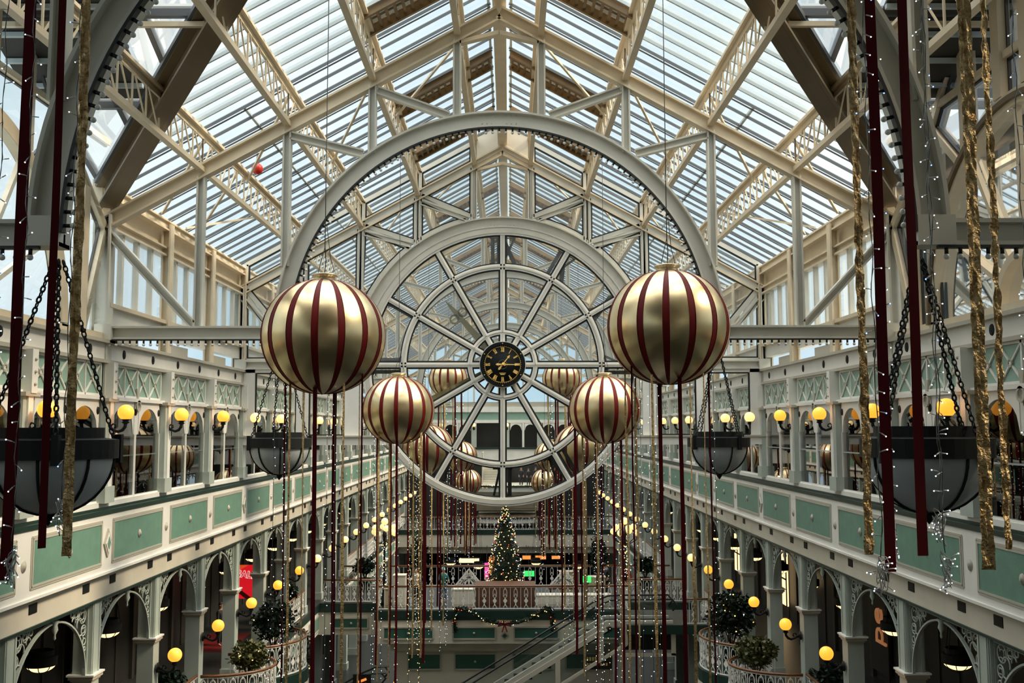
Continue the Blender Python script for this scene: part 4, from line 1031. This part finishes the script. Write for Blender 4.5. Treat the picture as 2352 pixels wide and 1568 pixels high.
o=m.obj('star',t);o.location=(0,0,H1+.1)
# garland
def garland(P,lab,r=.12,n=1400,nl=70,bow=None,seed=2):
    t=thing('garland',lab,'garland',P[0]);rr=random.Random(seed);o0=V(P[0]);Q=[V(p)-o0 for p in P];m=MB();pts=[]
    m.tube(Q,r*.6,fir,6);m.obj('core',t)
    seg=len(Q)-1
    def rnd(k=1):
        f=rr.random()*seg;i=min(int(f),seg-1);d=V((rr.gauss(0,1),rr.gauss(0,1),rr.gauss(0,1))).normalized();return Q[i].lerp(Q[i+1],f-i)+d*r*k*rr.uniform(.5,1)
    leafmesh('f',[rnd() for _ in range(n)],.11,fir,seed).obj('foliage',t)
    for i in range(nl): link('light',[tb_,tb_,ta,tb_,tc_][i%5],t,rnd(1.15))
    if bow is not None:
        m=MB()
        for s in(-1,1): m.tube([bow-o0,bow-o0+V((s*.25,-.12,.12)),bow-o0+V((s*.3,-.12,-.05)),bow-o0],.05,bowr,6);m.bar(bow-o0,bow-o0+V((s*.12,-.12,-.35)),.08,.02,bowr)
        m.obj('bow',t)
gy=BY0-.28
P=[(-2.38,gy,-9.75),(-2.42,gy,-9.2),(-2.35,gy,-8.7),(-2.1,gy,-8.6),(-1.6,gy,-8.75),(-1.2,gy,-9.05),(-.6,gy,-9.28),(0,gy,-9.35),(.6,gy,-9.28),(1.2,gy,-9.1),(1.6,gy,-8.85),(2.0,gy,-8.65),(2.25,gy,-8.7),(2.33,gy,-9.2),(2.3,gy,-9.7)]
garland(P,'swagged evergreen garland with warm lights and a red bow on the bridge front',bow=V((0,gy-.1,-9.35)))
garland([(-8.05,38.6,-7.7),(-7.6,38.4,-7.9),(-7.45,38.3,-8.6),(-7.5,38.2,-9.3)],'dark garland hanging off the farther left balcony rail',r=.16,n=700,nl=30,seed=4)
# lamp clusters
def cluster(s):
    t=thing('lamp_standard','iron lamp standard with a cluster of glowing globes at the %s corner of the bridge'%SIDE[s],'lamp',(s*6.05,49.9,F1))
    m=MB();m.lathe([(.001,0),(.3,0),(.3,.2),(.16,.35),(.09,.6),(.07,1.2),(.10,1.25),(.06,1.4),(.055,3.3),(.12,3.4),(.05,3.6),(.001,3.7)],(0,0,0),iron,14);m.obj('post',t)
    a=MB();g=0
    for k in range(8):
        an=k*PI/4+.3;r=.62 if k%2 else .48;h=3.55 if k%2 else 3.8
        a.tube([(0,0,3.15),(r*.5*math.cos(an),r*.5*math.sin(an),3.0),(r*math.cos(an),r*math.sin(an),3.2),(r*math.cos(an),r*math.sin(an),h-.2)],.025,iron,6)
        q=MB();q.sph((r*math.cos(an),r*math.sin(an),h),.155,globew,20,12);q.obj('globe',t)
    q=MB();q.sph((0,0,4.1),.18,globew,20,12);q.obj('globe',t)
    a.cyl((0,0,3.6),(0,0,3.95),.03,iron);a.obj('arms',t)
    for k in range(60):
        an=R.random()*6.28;z=.9+2.2*R.random();link('light',[ta,tb_][k%2],t,((.08+.35*R.random()**3)*math.cos(an),(.08+.35*R.random()**3)*math.sin(an),z))
for s in(-1,1): cluster(s)
# ------------------------------------------------------------------ escalators
def escalator(x0,z0,x1,z1,y,w,lab,land=3.0,lower=True):
    t=thing('escalator',lab,'escalator',(0,y,0));sl=(z1-z0)/(x1-x0);ang=math.atan(sl)
    L0,L1=1.2,land
    for q in(-1,1):
        yy=q*w/2;m=MB();P=[(x0-L0,yy,z0+.55),(x0-L0-.15,yy,z0+.78),(x0-L0,yy,z0+1.0),(x0-.3,yy,z0+1.0),(x0+.3,yy,z0+1.12),(x1-.5,yy,z1+.72),(x1+.2,yy,z1+1.02),(x1+.8,yy,z1+1.05),(x1+L1,yy,z1+1.05),(x1+L1+.2,yy,z1+.8),(x1+L1,yy,z1+.55)]
        m.tube(P,.045,gasket,8);m.obj('handrail',t)
        m=MB();m.prism([(x0-L0,yy-.01,z0+.1),(x0,yy-.01,z0+.1),(x1,yy-.01,z1+.1),(x1+L1,yy-.01,z1+.1),(x1+L1,yy-.01,z1+1.0),(x1+.3,yy-.01,z1+1.0),(x1-.4,yy-.01,z1+.75),(x0+.2,yy-.01,z0+1.05),(x0-L0,yy-.01,z0+.95)],(0,.02,0),glassc);m.obj('side_glass',t)
        m=MB();m.prism([(x0-L0,yy-.09,z0-.12),(x0,yy-.09,z0-.12),(x1,yy-.09,z1-.12),(x1+L1,yy-.09,z1-.12),(x1+L1,yy-.09,z1+.12),(x1,yy-.09,z1+.12),(x0,yy-.09,z0+.12),(x0-L0,yy-.09,z0+.12)],(0,.18,0),greysteel)
        m.obj('stringer',t)
    m=MB();n=int((x1-x0)/.4)
    for i in range(n):
        a=x0+(x1-x0)*i/n;b=x0+(x1-x0)*(i+1)/n;zz=z0+(z1-z0)*(i+1)/n-.05;m.box((a,-w/2+.1,zz-.45),(b,w/2-.1,zz-.18),iron)
    m.box((x0-L0,-w/2+.1,z0-.1),(x0,w/2-.1,z0),iron);m.box((x1,-w/2+.1,z1-.1),(x1+L1,w/2-.1,z1),iron);m.obj('steps',t)
    if lower:
        m=MB();g=MB();yy=-w/2-.06;dz=1.45
        m.bar((x0+2.2,yy,z0+2.2*sl-dz),(x1+.9,yy,z1-dz+.55),.16,.13,cream);m.bar((x0,yy,z0-.22),(x1,yy,z1-.22),.16,.2,cream)
        for xx in(x0+3.3,x0+5.1,x0+7.0,x1-.25,x1+.85):
            zz=z0+(xx-x0)*sl;m.bar((xx,yy,zz-dz+.02),(xx,yy,min(zz,z1)-.2),.22,.14,cream,up=(0,1,0))
        m.box((x1+.85,yy-.06,z1-.25),(x1+3.1,yy+.06,z1-.12),cream);m.box((x1+.85,yy-.06,z1-1.45),(x1+3.1,yy+.06,z1-1.3),cream);m.box((x1+2.9,yy-.06,z1-1.4),(x1+3.1,yy+.06,z1-.2),cream)
        m.obj('truss_frame',t)
        g.prism([(x0+2.5,yy,z0+2.5*sl-dz),(x1+.85,yy,z1-dz+.4),(x1+.85,yy,z1-.3),(x1,yy,z1-.3),(x0+2.5,yy,z0+2.5*sl-.3)],(0,.015,0),glassw);g.obj('truss_glass',t)
        u=MB();u.prism([(x0+1,.0,z0+.6-.35),(x1+.3,0,z1-.45),(x1+.3,0,z1-.3),(x0+1,0,z0+.6-.15)],(0,w/2-.12,0),darkin);u.box((x1+.9,.0,z1-1.3),(x1+3,w/2,z1-.3),darkin);u.obj('underside',t)
    return t
escalator(-4.6,F0,4.6,F1,45.6,1.2,'glass sided escalator climbing from lower left to the right gallery in front of the bridge')
t=escalator(-10.2,F0,-6.1,-11.9,45.4,1.2,'dark lower escalator at the bottom left, its silver top end turned up',land=.6,lower=False)
m=MB();
for k in(0,1): m.bar((-6.55-.02*k,44.72,-11.25-k*.22),(-6.15-.02*k,44.72,-11.1-k*.22),.03,.10,warmlight)
m.box((-6.75,44.74,-11.7),(-5.95,44.78,-10.9),iron);m.bar((-6.35,44.78,F0),(-6.35,44.78,-11.7),.06,.06,iron)
tag(m.obj('direction_sign'),'dark sign with two glowing orange strokes beside the lower left escalator','sign')
m=MB();m.box((5.5,44.6,F1-.35),(9.4,48.3,F1-.005),floorm);m.box((5.5,44.55,F1-.4),(9.4,44.62,F1),darkg);struct(m,'floor','landing at the head of the escalator on the right',cat='floor')
rail([(8.0,44.7),(9.2,44.7)],F1,'short balustrade beside the head of the escalator')
m=MB();rs=random.Random(3)
for r_ in range(2):
    for c_ in range(8 if r_ else 7): m.box((.0+c_*.13,-.02,-.22*r_),(.08+c_*.13,0,-.22*r_+(.12 if r_ else .17)),goldpaint)
m.box((-.1,0,-.4),(1.2,.03,.3),darkin);o=m.obj('gilt_sign',None,(3.9,47.6,-11.0));tag(o,'dark hanging board with two lines of small gold lettering seen under the escalator','sign')
m=MB();m.bar((4.5,47.6,-10.7),(4.5,47.6,-10.35),.02,.02,iron);tag(m.obj('sign_hanger'),'short rod holding the gold lettered board','bracket')
# ------------------------------------------------------------------ text signs
def text_mesh(txt,size,ext,mt,bold=0):
    cu=bpy.data.curves.new('lettering','FONT');cu.body=txt;cu.size=size;cu.extrude=ext;cu.offset=bold;cu.align_x='CENTER';cu.align_y='CENTER'
    ob=bpy.data.objects.new('tmp',cu);C.objects.link(ob);bpy.context.view_layer.update()
    me=bpy.data.meshes.new_from_object(ob.evaluated_get(bpy.context.evaluated_depsgraph_get()));bpy.data.objects.remove(ob);me.materials.clear();me.materials.append(mt);return me
sx,sy=-11.2,43.2
t=thing('sale_banner','bright red and orange SALE banner hanging in the left arcade','banner',(sx,sy,-6.6))
m=MB();m.box((-.55,0,-.72),(.55,.03,.72),redp);m.prism([(-.55,-.005,.72),(-.55,-.005,.35),(.1,-.005,.72)],(0,.006,0),orangep);m.prism([(-.55,-.005,-.1),(.3,-.005,-.72),(0,-.005,-.72),(-.55,-.005,-.3)],(0,.006,0),bowr);m.obj('banner_sheet',t)
for mt,b,yy in((whitep,.022,-.02),(redp,.0,-.035)):
    me=text_mesh('SALE',.40,.008,mt,b);o=link('lettering',me,t,(.02,yy,.30));o.rotation_euler=(PI/2,.12,0)
m=MB();m.bar((-.5,.015,.72),(-.5,.015,2.6),.015,.015,iron);m.bar((.5,.015,.72),(.5,.015,2.6),.015,.015,iron);m.obj('hanging_wires',t)
m=MB();m.box((-12.6,39.5,F1+.0),(-10.9,43,F1+.015),bowr);tag(m.obj('banner_reflection'),'red reflection of the SALE banner, laid as a sheet on the left gallery floor','reflection')  # thin red sheet stands for the banner's reflection in the floor
t=thing('shop_sign','bronze lowercase letters pe running up the dark shop front on the right','sign',(12.98,34.5,-6.8))
me=text_mesh('pe',1.35,.03,signp,-.012);o=link('lettering',me,t,(0,0,0));o.rotation_euler=(0,-PI/2,0);o.rotation_euler=Matrix(((0,0,-1),(0,-1,0),(-1,0,0))).to_euler() if False else (PI/2,-PI/2,-PI/2)
m=MB();m.box((.03,-.8,-1.6),(.12,.8,1.6),darkin);m.obj('backboard',t)
# hanging white circles under frieze etc. lit things in shops
k=0
for s,x,y,z,wd,h,mt,l in((1,12.9,46.5,-6.9,2.2,2.4,palelight,'bright pale shop window inside the right arcade'),(1,12.9,42.3,-6.4,1.2,.5,palelight,'small bright lamp box inside the right arcade'),(1,12.9,55,-6.9,1.6,2,palelight,'distant bright shop window in the right arcade'),(-1,12.9,36,-5.2,1.4,.2,palelight,'dim white light strip inside the left arcade')):
    m=MB();m.box((s*x,y-wd/2,z-h/2),(s*(x+.08),y+wd/2,z+h/2),mt)
    for q in range(3): m.box((s*(x-.04),y-wd/2+wd*(q)/2-.03,z-h/2),(s*x,y-wd/2+wd*q/2+.03,z+h/2),iron)
    m.box((s*(x-.04),y-wd/2,z-.03),(s*x,y+wd/2,z+.03),iron);tag(m.obj('lit_shopfront'),l,'shop window')
# panelled door at bottom left
t=thing('panelled_door','dark shop door outlined with pale square panes behind the lower left arch','door',(-12.9,31.0,F1));m=MB();m.box((-.05,-.9,0),(.02,.9,3.4),darkin);m.obj('leaf',t)
m=MB()
for i in range(3):
    for j in range(4):
        y0,z0=-.8+i*.55,.3+j*.78
        for a,b in(((y0,z0),(y0+.42,z0)),((y0+.42,z0),(y0+.42,z0+.6)),((y0+.42,z0+.6),(y0,z0+.6)),((y0,z0+.6),(y0,z0))): m.bar((.03,a[0],a[1]),(.03,b[0],b[1]),.025,.03,lined,up=(1,0,0))
m.obj('pane_mouldings',t)
# upper shops: fittings, blue tree
rr=random.Random(5);i=0
for s in(-1,1):
    for y in(24,26.5,29,31.5,34,39,44,19):
        for q in range(2):
            x=s*rr.uniform(10.6,12.8);h=rr.uniform(.9,2.3);yy=y+rr.uniform(-.6,.6);wd=rr.uniform(.3,.8);i+=1
            t=thing('display_cabinet','pale display cabinet behind the upper %s windows, number %d from the near end'%(SIDE[s],q+1),'cabinet',(x,yy,F2),group='cabinets in the upper %s shops'%SIDE[s]);t['label']='pale display cabinet behind the upper %s windows'%SIDE[s]
            m=MB();m.box((-wd/2,-wd/2,0),(wd/2,wd/2,h),creamd if rr.random()<.6 else shopw);m.obj('body',t);m=MB();m.box((-wd/2-.03,-wd/2-.03,h),(wd/2+.03,wd/2+.03,h+.05),white);m.obj('top',t)
t=thing('blue_tree','dark tree strung with blue lights behind an upper right window','tree',(11.3,28.6,F2));pts=[]
for q in range(1600):
    z=rr.random();a=rr.random()*6.28;rad=.75*(1-z)+.05;pts.append((rad*rr.random()**.4*math.cos(a),rad*rr.random()**.4*math.sin(a),.3+z*2.6))
leafmesh('f',pts,.13,fir,9).obj('foliage',t);m=MB();m.cyl((0,0,0),(0,0,1),.06,brownbox,8);m.obj('trunk',t)
m=MB();m.sph((0,0,0),.035,tinyb,6,4);tbm=m.mesh('light')
for q in range(90):
    z=rr.random();a=rr.random()*6.28;rad=.75*(1-z)+.08;link('light',tbm,t,(rad*math.cos(a),rad*math.sin(a),.3+z*2.6))
for s,y,l in((1,24.6,'near'),(1,33.0,'far'),(-1,28.0,'left')):
    m=MB();m.box((s*12.9,y-.6,-2.2),(s*13.0,y+.6,.4),warmlight if l!='left' else creamd);tag(m.obj('lit_display'),'%s display panel glimpsed through the %s upper windows, %s one'%('amber lit' if l!='left' else 'cream',SIDE[s],l),'display')
# red fitting on the roof
m=MB();m.sph((0,0,0),.16,redlamp,14,8);m.cyl((0,0,.1),(0,0,.45),.03,iron);o=m.obj('red_lamp',None,(-6.9,27.2,7.35));tag(o,'small red lamp hanging from a purlin on the left roof slope','lamp')
# ------------------------------------------------------------------ people
def skinobj(name,verts,edges,rad,mt,parent,root=0,sub=1):
    me=bpy.data.meshes.new(name);me.from_pydata(verts,edges,[]);me.materials.append(mt);o=bpy.data.objects.new(name,me);C.objects.link(o);o.parent=parent
    sk=o.modifiers.new('Skin','SKIN');sk.use_smooth_shade=True
    for i,r in enumerate(rad): me.skin_vertices[0].data[i].radius=(r,r) if not isinstance(r,tuple) else r
    me.skin_vertices[0].data[root].use_root=True
    o.modifiers.new('Sub','SUBSURF').levels=sub;o.modifiers['Sub'].render_levels=sub;return o
def person(lab,x,y,z,rz,h,coat,legs,hat=None,arm=0,lean=0,coatlen=.5,group=None):
    t=thing('person',lab,'person',(x,y,z),rz);k=h/1.75
    v=[];e=[];r=[]
    def a(p,rad,par=None):
        v.append((p[0]*k,p[1]*k+lean*max(0,p[2]-.9)*k,p[2]*k));r.append(rad*k if not isinstance(rad,tuple) else (rad[0]*k,rad[1]*k))
        if par is not None:e.append((par,len(v)-1))
        return len(v)-1
    pel=a((0,0,.93),.13);sp=a((0,0,1.12),.12,pel);ch=a((0,0,1.34),.135,sp);nk=a((0,-.01,1.49),.055,ch);hd=a((0,-.02,1.58),.075,nk);hm=a((0,-.02,1.66),.092,hd);ht=a((0,-.01,1.72),.06,hm)
    for s in(-1,1):
        sh=a((s*.17,0,1.40),.06,ch);fw=.22*arm
        el=a((s*.24,-.02-fw*.4,1.13),.042,sh);wr=a((s*.22,-.06-fw*1.2,.90+.25*arm),.028,el);pm=a((s*.215,-.08-fw*1.4,.83+.28*arm),.034,wr)
        for q in range(4): 
            f1=a((s*(.19+.017*q),-.085-fw*1.5,.775+.28*arm),.010,pm);a((s*(.19+.017*q),-.10-fw*1.6,.725+.30*arm-.006*abs(q-1.5)),.008,f1)
        th=a((s*.18,-.115-fw*1.4,.80+.28*arm),.010,pm)
        hp=a((s*.09,0,.86),.10,pel);kn=a((s*.10,-.02,.49),.062,hp);an=a((s*.105,.01,.09),.042,kn);a((s*.11,-.13,.035),.035,an)
    skinobj('body',v,e,r,skin,t)
    m=MB()
    for s in(-1,1): m.sph((s*.033*k,-.105*k,1.655*k+0),.012*k,darkcoat,8,5)
    m.prism([(-.012*k,-.10*k,1.625*k),(.012*k,-.10*k,1.625*k),(0,-.10*k,1.665*k)],(0,-.025*k,-.004),skin)
    for s in(-1,1): m.sph((s*.09*k,-.015*k,1.64*k),.022*k,skin,8,5)
    o=m.obj('face',t);o.location=(0,lean*.75*k,0)
    m=MB();m.sph((0,.012*k,1.685*k),.098*k,hairm if hat is None else hat,14,9);o=m.obj('hair' if hat is None else 'hat',t);o.location=(0,lean*.75*k,0)
    v=[];e=[];r=[]
    pel=a((0,0,.95),.165);ch=a((0,0,1.33),.165,pel);nk=a((0,0,1.47),.075,ch);lo=a((0,0,.95-coatlen*.6),.19,pel)
    for s in(-1,1):
        sh=a((s*.18,0,1.39),.078,ch);fw=.22*arm;el=a((s*.245,-.02-fw*.4,1.13),.06,sh);a((s*.225,-.055-fw*1.15,.93+.25*arm),.048,el)
    skinobj('coat',v,e,r,coat,t)
    v=[];e=[];r=[];pel=a((0,0,.9),.135)
    for s in(-1,1): hp=a((s*.09,0,.80),.105,pel);kn=a((s*.10,-.02,.49),.078,hp);a((s*.105,.0,.10),.06,kn)
    skinobj('trousers',v,e,r,legs,t);return t
person('person in teal coat and pale blue woolly hat on the bridge',-3.15,50.8,F1,.3,1.68,tealcoat,denim,bluehat,1,-.1)
person('person in a cream patterned top standing on the bridge left of the teal coat',-4.55,51.2,F1,-.3,1.6,creamcloth,darkcoat,None,1)
person('person in a red coat at the right end of the bridge',6.3,51.6,F1,.2,1.72,redcoat,darkcoat,None,.3,0,.7)
person('person in dark clothes standing left of the red coat',5.2,51.8,F1,2.6,1.75,darkcoat,darkcoat,None,.4)
for i,(x,l) in enumerate(((1.3,'leftmost of four'),(1.95,'second of four'),(2.6,'third of four'),(3.25,'rightmost of four'))):
    person('dark dressed person on the distant landing behind the clock window, %s'%l,x,88.6,-5.15,.3*i,[1.7,1.6,1.72,1.85][i],darkcoat,darkcoat,None,.4)
for x,y,l in((-11.5,40.6,'dark figure beside the SALE banner'),(11.2,37.3,'dark figure walking in the right arcade')):
    person(l,x,y,F1,1.2,1.72,darkcoat,darkcoat,None,.2)
# ------------------------------------------------------------------ far end of the hall
m=MB();g=MB()
m.box((-9.6,95.5,-2.0),(9.6,95.9,-1.8),darkg);m.box((-9.6,95.6,-3.4),(9.6,95.9,-2.0),white);m.box((-9.6,95.6,.55),(9.6,95.9,.85),white);m.box((-9.6,95.65,.85),(9.6,95.9,1.6),friezeg);m.box((-9.6,95.5,1.6),(9.6,95.9,2.1),white)
m.box((-9.6,95.6,2.1),(9.6,95.9,2.6),lined)
for k in range(7):
    x=-9.6+k*3.2
    if k in(2,): pass
    m.box((x-.25,95.5,-1.8),(x+.25,95.8,.6),sage)
for k in range(6):
    xa,xb=-9.6+k*3.2+.25,-9.6+(k+1)*3.2-.25
    if k==2: continue
    mid=(xa+xb)/2
    for(p,q2) in((xa,mid-.06),(mid+.06,xb)):
        n=10
        for i in range(n):
            t0,t1=-1+2*i/n,-1+2*(i+1)/n;c=(p+q2)/2;hw=(q2-p)/2-.08
            m.prism([(c+hw*t0,95.62,-.2+.6*math.sqrt(1-t0*t0) if abs(t0)<1 else -.2),(c+hw*t1,95.62,-.2+.6*math.sqrt(max(0,1-t1*t1))),(c+hw*t1,95.62,.56),(c+hw*t0,95.62,.56)],(0,.15,0),white)
    m.box((mid-.1,95.6,-1.8),(mid+.1,95.75,.56),white)
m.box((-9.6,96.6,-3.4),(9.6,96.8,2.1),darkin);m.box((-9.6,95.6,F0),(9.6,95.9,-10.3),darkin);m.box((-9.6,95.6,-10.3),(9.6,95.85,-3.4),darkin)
for x in(-8,-5.6,-3.2,-.8,1.6,4,6.4,8.8):
    m.box((x-.08,95.5,2.6),(x+.08,95.8,5.2),greysteel)
m.box((-9.6,95.5,5.0),(9.6,95.8,5.3),steel);m.bar((-9.6,95.6,raf(9.6)),(0,95.6,ZA),.2,.3,steel);m.bar((9.6,95.6,raf(9.6)),(0,95.6,ZA),.2,.3,steel)
g.prism([(-9.6,95.7,2.6),(9.6,95.7,2.6),(9.6,95.7,gl(9.6)),(0,95.7,gl(0)),(-9.6,95.7,gl(9.6))],(0,.03,0),glass)
fe=struct(m,'wall_far','far end wall with arched shop windows under a green frieze');g.obj('gable_glass',fe)
for k in range(7):
    put=thing('wall_lamp','tiny globe lamp on the far end wall','lamp',(-9.6+k*3.2,95.5,.35),PI/2*3,group='globe lamps on the far end wall')
    for nme,me in zip(('wall_plate','arm','cup','globe'),wlp):
        p=link(nme,me,put,(0,0,-.34) if nme=='wall_plate' else (0,0,0));
        if nme=='wall_plate': p.rotation_euler=(0,-PI/2,0)
m=MB();m.box((-9.4,86,F1-.4),(9.4,95.6,F1),floorm);m.box((-9.4,85.9,-10.2),(9.4,86.1,F1-.35),cream);m.box((-9.4,85.85,F1-.4),(9.4,85.95,F1),darkg);m.box((-9.4,86.4,-10.8),(9.4,95,-10.2),cream)
struct(m,'floor','far first floor deck with a plain cream edge',cat='floor')
rail([(-9.2,86.05),(9.2,86.05)],F1,'distant balustrade across the far end of the hall',sp=.6)
def landing(z,y,hw,lab,lab2):
    t=thing('stair_landing',lab,'landing',(0,y,z));m=MB()
    pts=[(-hw,0,-.42),(-hw,.6,-.42),(hw,.6,-.42)]+[(hw*math.cos(PI*i/12)*1.0,-.9*math.sin(PI*i/12),-.42) for i in range(13)]
    m.prism(pts[1:],(0,0,.42),white);m.box((-hw,.6,-.42),(hw,6.6,0),cream);m.obj('slab',t)
    m=MB()
    for i in range(7): m.box((-hw,.8+i*.4,-.7-i*.28),(hw,6,-.42-i*.28+.0),cream)
    m.obj('soffit_steps',t)
    garland([(hw*math.cos(PI*i/10),y-.9*math.sin(PI*i/10)-.08,z+.06) for i in range(11)],lab2,r=.12,n=500,nl=26,seed=int(abs(z)*10))
landing(-7.95,88.5,2.7,'curved white stair landing behind the Christmas tree','garland with warm lights on the lower curved landing')
landing(-4.75-.4,88.0,2.9,'curved white stair landing seen through the foot of the clock window','garland with warm lights on the upper curved landing')
m=MB()
for i in range(10): m.box((-2.2,91+i*.35,-5.15+i*.22),(-.3,91.35+i*.35,-4.95+i*.22),cream)
m.box((-2.3,91,-5.15),(-2.2,94.5,-2.2),lined);m.box((-.3,91,-5.15),(-.2,94.5,-2.2),lined);tag(m.obj('staircase'),'pale staircase climbing from the distant landing','stairs')
for i,(x,z,wd,h,mt,l) in enumerate(((-1.7,-12.1,.35,1.4,pinklight,'pink neon sign at the dark far end'),(1.9,-12.3,.9,.45,greenlight,'green neon sign right of the Christmas tree'),(-3.2,-11.2,1.7,.35,palelight,'pale lit shop strip at the far end'),(1.7,-10.95,.7,.3,warmlight,'small orange lit sign right of the Christmas tree top lights'),(2.9,-10.95,.9,.3,warmlight,'second orange lit sign over the far shops on the right'),(4.2,-10.95,.7,.25,warmlight,'rightmost orange lit sign over the far shops'),(-.9,-11.6,1.2,1.4,warmlight,'orange lit shop front left of the Christmas tree'))):
    m=MB();m.box((x-wd/2,84.6,z-h/2),(x+wd/2,84.7,z+h/2),mt);m.box((x-wd/2-.08,84.7,z-h/2-.08),(x+wd/2+.08,84.76,z+h/2+.08),iron)
    m.bar((x,84.73,z+h/2),(x,85.95,-10.05),.04,.04,iron);tag(m.obj('lit_sign'),l,'sign')
for i,x in enumerate((-6.4,-4.3,-2.1,2.3,5.4)):
    bowl('gallery_pendant','lit bowl pendant below the far deck, %s from the left'%ordn(i),x,75+2*(i%2),.42,-10.3,-6.5,lit=True,chains=False,det=False)
# ------------------------------------------------------------------ daylight
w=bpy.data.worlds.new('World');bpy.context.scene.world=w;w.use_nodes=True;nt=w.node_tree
bg=nt.nodes['Background'];tc=nt.nodes.new('ShaderNodeTexCoord');n=nt.nodes.new('ShaderNodeTexNoise');n.inputs['Scale'].default_value=2.2;n.inputs['Detail'].default_value=6
r=nt.nodes.new('ShaderNodeValToRGB');r.color_ramp.elements[0].position=.35;r.color_ramp.elements[0].color=(.30,.44,.52,1);r.color_ramp.elements[1].position=.62;r.color_ramp.elements[1].color=(.60,.66,.68,1)
nt.links.new(tc.outputs['Generated'],n.inputs['Vector']);nt.links.new(n.outputs['Fac'],r.inputs['Fac'])
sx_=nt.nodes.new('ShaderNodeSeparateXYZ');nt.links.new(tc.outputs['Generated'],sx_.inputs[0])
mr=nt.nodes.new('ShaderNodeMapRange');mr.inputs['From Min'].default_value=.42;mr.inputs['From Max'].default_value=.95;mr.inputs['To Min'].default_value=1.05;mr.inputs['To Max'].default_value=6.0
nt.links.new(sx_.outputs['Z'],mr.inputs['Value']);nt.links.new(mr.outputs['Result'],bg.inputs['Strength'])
mc=nt.nodes.new('ShaderNodeMapRange');mc.inputs['From Min'].default_value=.42;mc.inputs['From Max'].default_value=.8
nt.links.new(sx_.outputs['Z'],mc.inputs['Value'])
mxx=nt.nodes.new('ShaderNodeMixRGB');mxx.inputs['Color2'].default_value=(.66,.65,.62,1);nt.links.new(mc.outputs['Result'],mxx.inputs['Fac']);nt.links.new(r.outputs['Color'],mxx.inputs['Color1'])
nt.links.new(mxx.outputs['Color'],bg.inputs['Color'])
sd=bpy.data.lights.new('sun','SUN');sd.energy=4.2;sd.color=(1,.80,.56);sd.angle=.2;so=bpy.data.objects.new('sun',sd);C.objects.link(so)
so.rotation_euler=V((-.66,.10,-.62)).to_track_quat('-Z','Y').to_euler();so.location=(20,-10,20)
# ------------------------------------------------------------------ camera
cd=bpy.data.cameras.new('camera');cam=bpy.data.objects.new('camera',cd);C.objects.link(cam)
cd.sensor_width=36;cd.lens=36*2244/2352;cd.clip_end=400;cd.clip_start=.05
cam.location=(.235,0,0)
p,yaw,roll=.0889,.003,-.0017
Rm=Matrix.Rotation(-yaw,4,'Z')@Matrix.Rotation(PI/2+p,4,'X')@Matrix.Rotation(roll,4,'Z')
cam.rotation_euler=Rm.to_euler()
sc=bpy.context.scene;sc.camera=cam
sc.view_settings.view_transform='Standard';sc.view_settings.look='None';sc.view_settings.exposure=.6;sc.view_settings.gamma=1;sc.view_settings.use_curve_mapping=False
